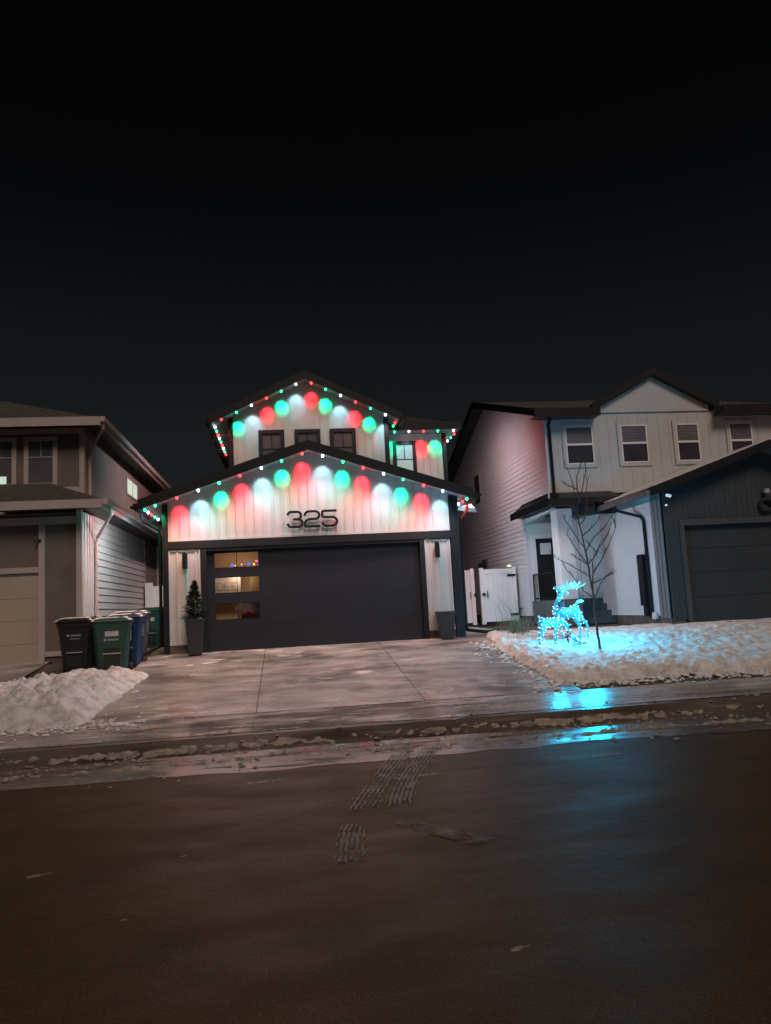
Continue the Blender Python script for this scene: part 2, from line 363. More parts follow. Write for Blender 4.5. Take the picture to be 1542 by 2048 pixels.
# wet icy margin of the road with an uneven edge
mb = MB(); N = 260
for i in range(N):
    xa = -14+28*i/N; xb = -14+28*(i+1)/N
    ya = 8.12+.35*fbm(xa*.5, 2.2)+.12*fbm(xa*2.1, 5); yb = 8.12+.35*fbm(xb*.5, 2.2)+.12*fbm(xb*2.1, 5)
    mb.quad((xa, ya, .004), (xb, yb, .004), (xb, 8.8, .004), (xa, 8.8, .004))
o = mb.build('road_margin', M['icy_asphalt']); o['kind'] = 'structure'
sheet('road', M['asphalt'], -60, 60, [8.2, 8.8])
sheet('curb', M['curb'], -60, 60, [8.8, 9.3, 9.36, 9.42, 9.5, 9.6, 9.75], .001)
# sidewalk in slabs with joints
mb = MB(); x = -.488-1.508*19
while x < 30:
    mb.quad((x+.003, 9.755, H(9.755)+.006), (x+1.505, 9.755, H(9.755)+.006), (x+1.505, 11.2, H(11.2)+.006), (x+.003, 11.2, H(11.2)+.006)); x += 1.508
o = mb.build('sidewalk', M['walk']); o['kind'] = 'structure'
# driveways
def drive(x0, x1, xs, y1=16.9, name='driveway', row=13.9):
    mb = MB(); xs = [x0]+xs+[x1]
    for a, b in zip(xs[:-1], xs[1:]):
        for ya, yb in ((11.21, row-.006), (row+.006, 16.7), (16.7, y1)):
            mb.quad((a+.006, ya, H(ya)+.01), (b-.006, ya, H(ya)+.01), (b-.006, yb, H(yb)+.01), (a+.006, yb, H(yb)+.01))
    o = mb.build(name, M['drive']); o['kind'] = 'structure'; return o
drive(-2.95, 4.35, [-.49, 1.95], 17.0)
drive(-12, -4.9, [-8], 16.95); drive(9.2, 15, [12], 16.95)
j = MB().box(-.497, -.483, 9.77, 16.6, -.3, 0)
# walk strip beside the house (right), where the trampled path runs to the gate
p = MB().quad((3.95, 16.9, .812), (5.3, 16.9, .812), (5.6, 23.2, .812), (3.95, 23.2, .812)).build('side_path', M['drive']); p['kind'] = 'structure'

# ------------------------------------------------------------ snow
def snow_field(name, x0, x1, y0, y1, step, hf, mt, label=None, cat=None):
    nx = int((x1-x0)/step); ny = int((y1-y0)/step); mb = MB(); idx = {}
    for j in range(ny+1):
        for i in range(nx+1):
            x = x0+(x1-x0)*i/nx; y = y0+(y1-y0)*j/ny
            jx = x+random.uniform(-.25, .25)*step; jy = y+random.uniform(-.25, .25)*step
            h = hf(jx, jy); idx[i, j] = (len(mb.v), h); mb.v.append((jx, jy, H(jy)+max(h, -.05)))
    for j in range(ny):
        for i in range(nx):
            q = [idx[i, j], idx[i+1, j], idx[i+1, j+1], idx[i, j+1]]
            if max(a[1] for a in q) > -.012: mb.f.append(tuple(a[0] for a in q))
    o = mb.build(name, mt, smooth=True); o['kind'] = 'stuff'
    if label: o['label'] = label
    if cat: o['category'] = cat
    return o
def sm(a, b, x):
    t = max(0, min(1, (x-a)/(b-a))); return t*t*(3-2*t)
def lumps(x, y, s):
    d = noise.voronoi((x/s, y/s, 3.1))[0][0]; return max(0, 1-d*1.35)
def lawn_h(x, y):
    """snow over the front lawn on the right, with a ploughed bank along drive and sidewalk"""
    xe = 4.12 + .18*fbm(y*1.3, 3.3) + .20*fbm(y*5, 1.7) + .12*fbm(x*9, y*9, 3)
    if y > 15.0: xe += (y-15.0)*.16
    ye = 11.75 - .035*(x-4.2) + .24*fbm(x*.9, 9.1) + .20*fbm(x*4, 2.2) + .14*fbm(x*9, y*9, 7) - max(0, x-6.5)*.05
    e = min(x-xe, (y-ye)*.9)
    if e < -.05: return -.05
    body = sm(-.02, .22, e)
    far = sm(1.4, .25, e)
    lum = .35+.55*(lumps(x, y, .22)*.5+lumps(x+5, y, .11)*.5)+.55*fbm(x*5, y*5, 6, 6, .7)
    bank = .16*far*lum*(.75+.5*fbm(x*1.2, y*1.2, 5))
    flat = .05+.11*fbm(x*3.0, y*3.6, 2, 6, .74)+.05*lumps(x, y, .16)+.05*(abs(noise.noise((x*5, y*6, 2.5)))*1.6-.3)
    fade = 1-sm(15.4, 16.9, y)
    back = .015*fbm(x*2, y*2)-.004
    h = body*(bank+flat*(.25+.75*fade)*1.0)+back - .05*(1-body)
    hole = sm(.55, .75, .5+.5*fbm(x*2.1, y*2.6, 11))*.07*(1-far)*fade
    return h-hole*.6
snow_field('lawn_snow', 3.9, 10.4, 10.9, 17.6, .036, lawn_h, M['snow'], 'crusty lit snow over the lawn right of the driveway', 'snow')
snow_field('lawn_snow', 10.4, 18.5, 10.6, 17.4, .12, lawn_h, M['snow'], 'snow over the lawn before the slate garage', 'snow')
def pile_h(x, y):
    """tall shovelled pile left of the driveway"""
    xr = -2.75 - .10*(12.2-y) + .16*fbm(y*1.6, 4.1) + .07*fbm(y*6, 4)
    ye = 11.15+.10*fbm(x*1.5, 2)+.08*fbm(x*6, 7)
    yb = 14.75 + .2*fbm(x*1.4, 8.2) - max(0, -x-3.8)*.9
    e = min(xr-x, y-ye, (yb-y)*.9)
    if e < -.05: return -.05
    body = sm(-.02, .5, e)
    lum = .30*lumps(x, y, .30)+.16*lumps(x+3, y+1, .13)+.10*lumps(x+8, y, .06)+.35+.5*fbm(x*3, y*3, 9, 6, .7)
    lo_ = (1-.2*sm(3.7, 5.2, -x))*(1-.42*sm(12.3, 14.3, y))
    h = body*lo_*(.12+.10*fbm(x*1.1, y*1.1, 1)+.34*lum+.09*fbm(x*6, y*6, 3)+.07*(abs(noise.noise((x*7, y*7, 1.5)))*1.6-.3)+.04*fbm(x*16, y*16, 5, 3, .7)) + sm(-.03, .05, e)*.04 - .05*(1-sm(-.03, .08, e))
    return h
snow_field('snow_pile', -9.0, -2.3, 10.9, 15.6, .034, pile_h, M['snow'], 'tall lumpy pile of shovelled snow left of the driveway', 'snow')
def slush_h(x, y):
    w = .10*fbm(x*.5, 1.2)+.05*fbm(x*2.3, 5.5)
    w += .035*fbm(x*7, y*3, 2); ck = .45+.9*(.6*lumps(x, y, .10)+.4*lumps(x+4, y, .05))
    r1 = math.exp(-((y-(8.72+w))/.10)**2)*(.060+.06*fbm(x*.8, 3.7)+.04*lumps(x, y, .16))
    r2 = math.exp(-((y-(9.40+w*.6))/.10)**2)*(.040+.13*fbm(x*.7, 8.8)+.05*lumps(x, y, .12))
    r3 = math.exp(-((y-(9.05+w))/.16)**2)*(.02+.06*fbm(x*1.1, 6.8))
    r4 = math.exp(-((y-(8.35+w))/.12)**2)*(-.005+.05*fbm(x*.6, 16.8)) if x < .5 else 0
    n = .020*fbm(x*1.6, y*9, 4, 5, .65)+.022*fbm(x*8, y*10, 14, 4, .7)
    base = H(9.6 if y > 9.6 else y)
    return max(r1, r2, r3, r4)*.9*ck+n*2.0-.034
snow_field('gutter_slush', -9, 10.5, 8.1, 9.95, .034, slush_h, M['slush'], 'ridges of dirty brown slush along the gutter', 'slush')
def film_h(x, y):
    """thin trodden snow left on the driveway edge by the bins"""
    e = min(-.9-x+.6*fbm(y*1.1, 2)+ (y-13)*.12, x+3.3, y-9.9, 16.6-y)
    return sm(-.1, .8, e)*.03+.05*fbm(x*1.3+y*.6, y*2.2-x*.4, 5, 6, .62)-.034
def walk_film(x, y):
    e = min(y-9.75, 11.6-y)
    return sm(-.1, .5, e)*.022+.07*fbm(x*.9+3, y*3.2, 8, 6, .6)-.034 - .03*sm(3.0, 3.6, x)*sm(6.2, 5.6, x)
snow_field('walk_snow', -3.5, 10, 9.7, 11.7, .045, walk_film, M['frost2'], 'thin frozen film of snow across the sidewalk', 'snow')
snow_field('trodden_snow', -3.4, .6, 9.85, 16.6, .05, film_h, M['snow'], 'thin trodden snow on the left edge of the driveway', 'snow')
# loose clods of snow fallen on the pavement
def clods(name, n, region, mt, label, smax=.05):
    mb = MB()
    for _ in range(n):
        x, y = region(); r = random.uniform(.008, smax)*random.random()**.6+.006
        base = len(mb.v); z = H(y)+.012
        vs = []
        for a in range(6):
            w = a*math.pi/3+random.random()*.5; vs.append((x+math.cos(w)*r*random.uniform(.8, 1.5), y+math.sin(w)*r, z))
        for a in range(4):
            w = a*math.pi/2+random.random(); vs.append((x+math.cos(w)*r*.5, y+math.sin(w)*r*.5, z+r*random.uniform(.4, .7)))
        mb.add(vs, [(6, 7, 8, 9), (0, 1, 6), (1, 2, 7, 6), (2, 3, 7), (3, 4, 8, 7), (4, 5, 9, 8), (5, 0, 6, 9)])
    o = mb.build(name, mt, smooth=True); tag(o, label, 'snow', kind='stuff')
clods('snow_clods', 420, lambda: (random.gauss(4.15, .25)+random.random()*.1, random.uniform(11.4, 16)), M['snow'], 'loose snow crumbs along the lawn bank')
clods('snow_clods', 500, lambda: (random.uniform(3.6, 9), random.gauss(11.5, .18)), M['snow'], 'loose snow crumbs along the sidewalk edge')
clods('snow_clods', 420, lambda: (random.uniform(-6, -2), random.gauss(11.0, .25)), M['snow'], 'loose snow crumbs below the tall pile')
clods('slush_clods', 500, lambda: (random.uniform(-5, 8), random.gauss(9.0, .45)), M['slush'], 'frozen slush crumbs in the gutter', .035)
for k_, (px_, py_, rx_, ry_) in enumerate([(-1.66, 5.38, .30, .07), (-.75, 5.50, .12, .03), (-.93, 4.48, .13, .03), (1.0, 3.62, .12, .05), (-.98, 4.95, .08, .02), (1.2, 7.3, .35, .10), (3.1, 7.5, .5, .10), (-.3, 7.6, .5, .08)]):
    def patch_h(x, y, px_=px_, py_=py_, rx_=rx_, ry_=ry_):
        e = 1-math.hypot((x-px_)/rx_, (y-py_-(x-px_)*.15)/ry_)
        return -.012+.016*max(-1, e)+.022*fbm(x*14, y*18, 3, 5, .7)
    snow_field('ice_patch', px_-rx_*1.1, px_+rx_*1.1, py_-ry_*2, py_+ry_*2, .012, patch_h, M['frost'], 'small frozen patch on the dark road', 'ice')
# tyre prints pressed in slush on the road
def track(path, w, name_lbl):
    """thin tread print: ribs of frost broken up by noise, worn away towards the ends"""
    mb = MB(); pts = [Vector((a, b, 0)) for a, b in path]; segs = []
    for i in range(len(pts)-1):
        p0, p1, p2, p3 = pts[max(i-1, 0)], pts[i], pts[i+1], pts[min(i+2, len(pts)-1)]
        n = max(2, int((p2-p1).length/.016))
        for k in range(n):
            t = k/n; segs.append(.5*((2*p1)+(p2-p0)*t+(2*p0-5*p1+4*p2-p3)*t*t+(3*p1-p0-3*p2+p3)*t**3))
    N = len(segs); K = 30; rows = []
    for k in range(N):
        t = (segs[min(k+1, N-1)]-segs[max(k-1, 0)]).normalized(); sd_ = Vector((-t.y, t.x, 0)); row = []
        for q in range(K+1):
            u = q/K-.5; p = segs[k]+sd_*(u*w)
            rib = math.cos(6.283*(u*6+.10*math.sin(k*.55)))
            v = .35*rib + 1.5*fbm(p.x*5, p.y*3, 3, 5, .75) + .10 - 2.2*max(0, abs(u)-.36) - .5*sm(.12, 0, min(k, N-1-k)/N)
            row.append((v, (p.x, p.y, .0065+.005*max(-.5, min(1, v)))))
        rows.append(row)
    for k in range(N-1):
        for q in range(K):
            c4 = [rows[k][q], rows[k][q+1], rows[k+1][q+1], rows[k+1][q]]
            if sum(c[0] for c in c4) > .35: mb.add([c[1] for c in c4], [(0, 1, 2, 3)])
    o = mb.build('tire_track', M['track'], smooth=False); tag(o, name_lbl, 'tire track', kind='stuff')
track([(1.70, 9.0), (1.40, 8.2), (1.12, 7.4), (.92, 6.7), (.80, 6.1)], .24, 'pale tire print curving from the gutter onto the road')
track([(1.34, 8.9), (1.04, 8.0), (.76, 7.1), (.50, 6.2)], .26, 'faint tire print left of the pale curved one')
track([(.46, 5.9), (.39, 5.5), (.34, 5.0)], .22, 'ribbed tire print nearest the camera')
track([(.78, 5.85), (1.00, 5.5), (1.26, 5.15)], .20, 'slanting tire print right of the ribbed one')

# ------------------------------------------------------------ string lights
def bulb_mesh():
    mb = MB(); prof = [(.0, -.058), (.018, -.05), (.027, -.032), (.027, -.008), (.02, 0)]; n = 10; vs = []
    for r, z in prof:
        for k in range(n): w = 2*math.pi*k/n; vs.append((math.cos(w)*max(r, .003), math.sin(w)*max(r, .003), z))
    fs = [(i*n+k, i*n+(k+1) % n, (i+1)*n+(k+1) % n, (i+1)*n+k) for i in range(len(prof)-1) for k in range(n)]
    mb.add(vs, fs+[tuple(range(n)), tuple(range((len(prof)-1)*n, len(prof)*n))]); return mb
BM = {}
_b = bulb_mesh()
for k in 'RGW':
    me = bpy.data.meshes.new('light_bulb'); me.from_pydata(_b.v, [], _b.f); me.materials.append(M['bulb_'+k])
    for p in me.polygons: p.use_smooth = True
    BM[k] = me
CN = {'R': 'red bulb', 'G': 'green bulb', 'W': 'cool white bulb'}
CORE_P, VEIL_P, FLOOD_P = 15.0, 5.0, 42.0
FAC = {'core': {'R': 5.6, 'G': 2.7, 'W': 1.15}, 'veil': {'R': 1.8, 'G': .8, 'W': 1.5}, 'flood': {'R': 1.1, 'G': .33, 'W': .75}}
def light_string(label, pts, cols, aim, track_pts=None, spot=1.0, wash=1.0, veil=1.0):
    root = thing('light_string', label, 'string lights', pts[0], group='light strings under the eaves')
    t = MB()
    tp = track_pts or [pts[0], pts[-1]]
    for a, b in zip(tp[:-1], tp[1:]):
        a = Vector(a); b = Vector(b); t.tube([a+Vector((0, 0, .012)), b+Vector((0, 0, .012))], .013, 6)
    t.build('track', M['soffit'], root)
    aim = Vector(aim).normalized()
    for i, (p, c) in enumerate(zip(pts, cols)):
        b = bpy.data.objects.new('light_bulb', BM[c]); COL.objects.link(b); b.parent = root
        b.location = Vector(p)-Vector(pts[0]); b['label'] = CN[c]
        for kind, k in (('core', spot), ('veil', veil), ('flood', wash)):
            if k <= 0: continue
            l = bpy.data.lights.new(kind+'_lamp', 'SPOT'); l.color = BCOL[c]
            side_g = {'G': .42, 'R': .80, 'W': 1.35}[c] if (kind == 'flood' and aim.y < .3) else 1.0
            l.energy = side_g*{'core': CORE_P, 'veil': VEIL_P, 'flood': FLOOD_P}[kind]*k*FAC[kind][c]
            if kind == 'core':
                l.spot_size = R(58 if c == 'W' else 46); l.spot_blend = .6 if c == 'W' else .6
                d = Vector((aim.x, aim.y, -.60 if c == 'W' else -.43)).normalized()
            elif kind == 'veil': l.spot_size = R(80); l.spot_blend = .55; d = Vector((aim.x*.85, aim.y*.85, -.80)).normalized()
            elif aim.y > .3: l.spot_size = R(150); l.spot_blend = .8; d = Vector((-aim.x*.45, -aim.y*.45, -.9)).normalized()
            else: l.spot_size = R(128); l.spot_blend = .8; d = Vector((-aim.x*1.1, .42, -.36)).normalized()
            l.shadow_soft_size = .03 if kind == 'core' else .12
            lo = bpy.data.objects.new(kind+'_lamp', l); COL.objects.link(lo); lo.parent = b
            lo.location = Vector((0, 0, -.065)) if kind != 'core' else Vector((0, 0, -.045)) + aim*.045
            lo.rotation_euler = d.to_track_quat('-Z', 'Y').to_euler()
    return root
def cyc(start, n, order='RGW'):
    i = order.index(start); return [order[(i+k) % 3] for k in range(n)]

# ============================================================ MIDDLE HOUSE
HM = thing('house', 'white board and batten house with dark trim, number 325 and coloured eave lights', 'house', (.6, 16.9, .8))
UG = lambda x: 5.10-.33*abs(x-.58)
UU = lambda x: 7.66-.465*abs(x-.68)
# garage body
mb = MB(); board_wall(mb, -2.50, 3.74, 16.9, 3.27, UG, .2, .06); mb.box(-2.50, 3.74, 16.875, 16.9, 3.22, 3.268); mb.build('gable_wall', M['white_siding'], HM)
top = lambda x: 3.03
mb = MB(); board_wall(mb, -2.50, -1.83, 16.9, .99, top, .2, .17); mb.box(-2.50, -2.47, 16.88, 16.9, .99, 3.03).box(-1.86, -1.83, 16.88, 16.9, .99, 3.03).box(-2.46, -1.87, 16.882, 16.9, 2.99, 3.03); mb.build('pilaster', M['white_siding'], HM)
mb = MB(); board_wall(mb, 3.13, 3.72, 16.9, .99, top, .2, .12); mb.box(3.13, 3.16, 16.88, 16.9, .99, 3.03).box(3.69, 3.72, 16.88, 16.9, .99, 3.03).box(3.17, 3.68, 16.882, 16.9, 2.99, 3.03); mb.build('pilaster', M['white_siding'], HM)
mb = MB(); mb.box(-2.62, 3.95, 16.86, 16.91, 3.05, 3.218)          # lintel band
mb.box(-2.62, -2.505, 16.855, 17.0, .8, 3.048).box(3.745, 3.95, 16.855, 17.0, .8, 3.048)
mb.box(-2.62, -2.505, 16.858, 17.0, 3.22, UG(-2.62)-.01).box(3.745, 3.95, 16.858, 17.0, 3.22, UG(3.95)-.01)
mb.build('corner_trim', M['dark_trim'], HM)
mb = MB(); mb.box(-1.825, -1.70, 16.87, 17.02, .81, 3.045).box(3.02, 3.125, 16.87, 17.02, .81, 3.045).box(-1.698, 3.018, 16.875, 17.02, 2.985, 3.045)
mb.build('door_trim', M['dark_trim'], HM)
mb = MB(); mb.box(-2.502, -1.828, 16.915, 17.1, .75, .985).box(3.128, 3.742, 16.915, 17.1, .75, .985); mb.build('foundation', M['concrete_base'], HM)
# side walls and house body
for a_ in ((-2.62, -1, 17.0, 20.1, .95, 4.0), (3.95, 1, 17.0, 20.1, .95, 3.95), (-1.36, -1, 20.12, 29, .95, 6.6), (4.68, 1, 21.12, 29, .95, 6.4)):
    lap_wall(MB(), *a_, th=.1).build('side_wall', M['slate_siding'], HM)
mb = MB(); mb.box(-1.3, 4.6, 28.9, 29, .8, 6.4); mb.box(-2.5, -1.3, 20.0, 20.1, .8, 4.5).box(3.0, 4.6, 20.9, 21.0, .8, 4.4); mb.build('rear_wall', M['slate_siding'], HM)
# garage door: frame opening with three window rows on its left
gd = MB(); rows = [(2.60, 2.95), (2.05, 2.40), (1.47, 1.83)]; wx0, wx1 = -1.535, -.59
gd.box(-1.70, wx0, 16.98, 17.03, .81, 2.985).box(wx1, 3.02, 16.98, 17.03, .81, 2.985)
zz = [.81]+[v for r in reversed(rows) for v in r]+[2.985]
for a, b in zip(zz[0::2], zz[1::2]): gd.box(wx0, wx1, 16.98, 17.03, a, b)
gdo = gd.build('garage_door', M['door_navy'], HM)
sl = MB()
for z in (1.35, 1.9, 2.45): sl.box(-1.69, wx0-.02, 16.9785, 16.981, z-.0015, z+.0015).box(wx1+.02, 3.01, 16.9785, 16.981, z-.0015, z+.0015)
sl.build('panel_seam', M['dark_trim'], gdo)
sl = MB().box(-1.69, 3.01, 16.97, 17.03, .80, .83).build('weather_seal', M['rubber'], gdo)
for a, b in rows:
    f = MB().box((wx0+wx1)/2-.006, (wx0+wx1)/2+.006, 16.985, 17.0, a, b).box(wx0, wx1, 16.978, 16.984, a, a+.012).box(wx0, wx1, 16.978, 16.984, b-.012, b)
    f.build('window', M['black_metal'], gdo)
# shallow lit garage interior behind the panes
gi = MB(); gi.box(-1.75, -.40, 17.9, 17.95, 1.1, 3.0).box(-1.80, -1.751, 17.04, 17.95, 1.1, 3.0).box(-.399, -.35, 17.04, 17.95, 1.1, 3.0).box(-1.8, -.35, 17.04, 17.95, 3.01, 3.04).box(-1.8, -.35, 17.04, 17.95, 1.06, 1.095)
gi.build('interior_wall', M['interior'], HM)
l = bpy.data.lights.new('garage_lamp', 'POINT'); l.energy = 7; l.color = (1, .72, .5); l.shadow_soft_size = .1
lo = bpy.data.objects.new('garage_lamp', l); COL.objects.link(lo); lo.parent = HM; lo.location = Vector((-1.05, 17.35, 2.5))-HM.location
# things seen through the panes
def stroke(mb, pts, w, Y, d=.004): mb.ribbon([(a, Y, b) for a, b in pts], w, d)
def letter(mb, ch, x, z, s, w, Y):
    L = {'D': [[(0, 0), (0, 1)], [(0, 1), (.5, 1), (.7, .8), (.7, .2), (.5, 0), (0, 0)]], 'E': [[(0, 0), (0, 1)], [(0, 1), (.65, 1)], [(0, .5), (.55, .5)], [(0, 0), (.65, 0)]]}
    for st in L[ch]: stroke(mb, [(x+a*s, z+b*s) for a, b in st], w, Y)
po = thing('poster', 'pale lettered poster behind the middle garage door window', 'poster', (-1.25, 17.5, 2.0))
MB().box(-1.60, -1.02, 17.5, 17.52, 1.90, 2.50).build('sheet', M['poster'], po)
mb = MB(); letter(mb, 'D', -1.53, 2.14, .16, .018, 17.494); letter(mb, 'E', -1.37, 2.14, .16, .018, 17.494); letter(mb, 'E', -1.21, 2.14, .16, .018, 17.494)
mb.build('lettering', M['poster_ink'], po)
cb = MB().prism([(-.86, 1.95), (-.5, 1.95), (-.5, 2.45), (-.78, 2.45)], 17.5, 17.6).build('cardboard_sheet', M['tan_box']); tag(cb, 'tan slanted board behind the middle garage door window', 'board')
hm = MB().box(-1.16, -1.0, 17.5, 17.53, 1.68, 1.76).box(-1.095, -1.07, 17.5, 17.53, 1.40, 1.68).build('mallet', M['brown_panel']); tag(hm, 'dark mallet shape behind the lowest garage door window', 'tool')
bg2 = MB().box(-1.0, -.45, 17.6, 17.7, 1.4, 1.90).build('storage_bag', M['bin_grey']); tag(bg2, 'grey bag at the right of the lowest garage door window', 'bag')
mb = MB(); mb.tube([(-1.0, 17.5, 1.42), (-.96, 17.5, 1.56), (-.86, 17.5, 1.62), (-.74, 17.5, 1.56), (-.68, 17.5, 1.42)], .05, 8)
o = mb.build('red_hose', M['red_ribbon']); tag(o, 'dull red coil behind the lowest garage door window', 'hose')
fl = thing('fairy_lights', 'row of tiny blue, pink and amber bulbs in the top garage door window', 'string lights', (-1.2, 17.08, 2.65))
MB().tube([(-1.25, 17.08, 2.645), (-.9, 17.08, 2.64), (-.7, 17.08, 2.66), (-.6, 17.08, 2.76)], .004, 5).build('cable', M['dark_trim'], fl)
for x, z, k, r in ((-1.17, 2.655, 'blue', .03), (-1.10, 2.65, 'amber', .014), (-.96, 2.67, 'lilac', .014), (-.80, 2.68, 'blue', .032), (-.69, 2.665, 'amber', .022), (-.635, 2.73, 'pink', .024)):
    mb = MB(); mb.tube([(x, 17.08, z-r), (x, 17.08, z-r*.6), (x, 17.08, z), (x, 17.08, z+r*.6), (x, 17.08, z+r)], [r*.2, r*.8, r, r*.8, r*.2], 8)
    mb.build('light_bulb', M['fairy_'+k], fl, smooth=True)
# roofs
gable_roof(HM, -3.02, .58, 4.20, UG, 16.38, 20.6, .17, M['shingle'], M['dark_trim'], M['soffit'])
gable_roof(HM, -1.80, .68, 3.20, UU, 19.46, 29.5, .17, M['shingle'], M['dark_trim'], M['soffit'])
# eave gutters of the garage roof
mb = MB()
mb.box(-3.14, -3.03, 16.42, 20.4, UG(-3.02)-.03, UG(-3.02)+.10).box(4.21, 4.32, 16.42, 20.4, UG(4.2)-.03, UG(4.2)+.10)
mb.box(-1.91, -1.81, 19.5, 29.4, UU(-1.8)-.02, UU(-1.8)+.11); mb.box(3.21, 3.30, 19.5, 20.38, UU(3.2)-.02, UU(3.2)+.11)
mb.build('gutter', M['black_metal'], HM)
mb = MB(); mb.box(-3.2, -3.14, 16.45, 16.55, UG(-3.02)+.0, UG(-3.02)+.06).box(4.32, 4.42, 16.45, 16.53, UG(4.2)+.02, UG(4.2)+.07); mb.build('gutter_end', M['black_metal'], HM)
# upper front wall
mb = MB(); board_wall(mb, -1.24, 2.78, 20.0, 4.2, UU, .2, .1); mb.build('upper_wall', M['white_siding'], HM)
mb = MB(); mb.box(-1.36, -1.245, 19.955, 20.12, 4.1, UU(-1.36)-.01).box(2.785, 2.90, 19.955, 20.12, 4.1, UU(2.9)-.01).box(2.84, 2.90, 20.12, 21.0, 4.1, UU(2.9)-.02); mb.build('corner_trim', M['dark_trim'], HM)
for x0, x1 in ((-.58, .10), (.37, 1.05), (1.31, 2.0)):
    window(HM, x0, x1, 5.1, 6.38, 20.0, M['dark_trim'], M['grey_blind'], .10)
# right wing
WE = lambda x: 6.42
mb = MB(); board_wall(mb, 2.91, 4.58, 21.0, 5.02, WE, .2, .1); mb.box(2.91, 4.58, 20.98, 21.0, 4.98, 5.018); mb.build('wing_wall', M['white_siding'], HM)
mb = MB(); mb.box(4.585, 4.69, 20.955, 21.12, .9, 6.41).box(2.91, 4.58, 20.96, 21.0, 4.2, 4.978); mb.build('corner_trim', M['dark_trim'], HM)
window(HM, 3.14, 3.80, 4.9, 6.20, 21.0, M['dark_trim'], M['cool_pane'], .10, pane_label='pale teal lit pane')
rw = MB(); E0, E1, Z0 = 2.9, 5.02, 6.56
A = (E0, 20.4, Z0); B = (E1, 20.4, Z0); C_ = (E1, 29.4, Z0); P1 = (2.5, 22.9, 7.62); P2 = (2.5, 29.4, 7.62)
rw.quad(A, B, P1, (2.4, 22.9, 7.62)); rw.quad(B, C_, P2, P1)
rw.quad((E0, 20.4, Z0-.015), (E1, 20.4, Z0-.015), (E1, 29.4, Z0-.015), (E0, 29.4, Z0-.015)); rw.build('roof', M['shingle'], HM)
mb = MB(); mb.box(E0, E1+.02, 20.37, 20.395, 6.40, 6.59).box(E1, E1+.02, 20.395, 29.4, 6.40, 6.59); mb.build('fascia', M['dark_trim'], HM)
mb = MB(); mb.box(E0, E1-.01, 20.396, 21.0, 6.425, 6.44).box(4.69, E1-.01, 21.0, 29.3, 6.425, 6.44); mb.build('soffit', M['soffit'], HM)
# small side entry roof with snow, and the downspout
sp = MB(); sp.prism([(3.96, 3.80), (4.60, 3.70), (4.60, 3.80), (3.96, 3.93)], 17.7, 19.6); spo = sp.build('side_entry_roof', M['dark_trim'], HM)
sc = MB(); sc.prism([(3.98, 3.935), (4.58, 3.806), (4.50, 3.90), (4.2, 4.0), (4.0, 4.0)], 17.75, 19.55); sc.build('snow_cap', M['snow_cap'], spo)
mb = MB(); mb.tube([(4.24, 17.1, 3.84), (4.22, 17.1, 3.70), (4.06, 17.08, 3.48), (4.02, 17.08, 3.35), (4.02, 17.08, 1.05), (4.04, 17.1, .95), (4.6, 17.6, .86), (5.2, 17.9, .86)], .038, 8)
mb.build('downspout', M['black_metal'], HM)
mb = MB(); mb.tube([(-3.08, 17.0, 3.85), (-3.04, 17.0, 3.7), (-2.72, 17.05, 3.5), (-2.70, 17.05, 3.4), (-2.70, 17.05, 1.1), (-2.72, 17.0, 1.0), (-3.0, 16.4, .84), (-3.12, 16.1, .80)], .038, 8)
mb.build('downspout', M['black_metal'], HM)
# number 3 2 5
hn = thing('house_number', 'black raised numerals 325 on the white garage gable', 'house number', (.65, 16.8, 3.42))
def arc(cx, cz, rx, rz, a0, a1, n=8): return [(cx+rx*math.cos(R(a0+(a1-a0)*i/n)), cz+rz*math.sin(R(a0+(a1-a0)*i/n))) for i in range(n+1)]
w, h = .325, .335
D3 = [arc(.07, h-.09, .07, .09, 170, 90, 4)+[(w-.11, h)]+arc(w-.11, h-.083, .085, .083, 90, -90, 8)+[(.12, h/2)], [(w-.12, h/2)]+arc(w-.1, h/4, .1, h/4, 90, -90, 8)+[(.1, 0)]+arc(.08, .09, .08, .09, -90, -175, 4)]
D2 = [arc(.09, h-.10, .09, .10, 180, 90, 5)+[(w-.11, h)]+arc(w-.1, h-.085, .1, .085, 90, -90, 8)+[(.12, h/2-.005)]+arc(.11, .06, .11, .10, 90, 180, 5)+[(0, 0)], [(0, 0), (w+.01, 0)]]
D5 = [[(w, h), (0, h)], [(0, h), (0, h*.58)], [(0, h*.58), (w-.12, h*.58)]+arc(w-.12, h*.29, .12, h*.29, 90, -90, 8)+[(.1, 0)]+arc(.09, .09, .09, .09, -90, -175, 4)]
for ox, D in ((.085, D3), (.462, D2), (.852, D5)):
    mb = MB()
    for k, st in enumerate(D): mb.ribbon([(ox+a, 16.80+k*.0007, 3.425+b) for a, b in st], .054, .022)
    for a, b in ((.06, h), (.26, h*.0+.0), (.26, h)): mb.tube([(ox+a, 16.82, 3.425+b), (ox+a, 16.89, 3.425+b)], .006, 6)
    mb.build('numeral', M['black_metal'], hn)
# wall lanterns
def lantern(x, lbl):
    r = thing('wall_lantern', lbl, 'wall lamp', (x, 16.88, 2.8), group='black cylinder wall lamps beside the garage door')
    MB().box(x-.05, x+.05, 16.862, 16.881, 2.72, 2.86).build('backplate', M['lantern'], r)
    mb = MB(); mb.tube([(x, 16.80, 2.61), (x, 16.80, 2.615), (x, 16.80, 2.95), (x, 16.80, 2.955)], [.05, .058, .058, .05], 16).box(x-.02, x+.02, 16.80, 16.87, 2.77, 2.81); mb.build('lamp_body', M['lantern'], r)
    MB().tube([(x, 16.80, 2.95), (x, 16.80, 2.962)], .045, 12).build('lens', M['glass_dark'], r)
lantern(-2.145, 'black cylinder wall lamp above the small potted spruce'); lantern(3.40, 'black cylinder wall lamp above the empty planter')
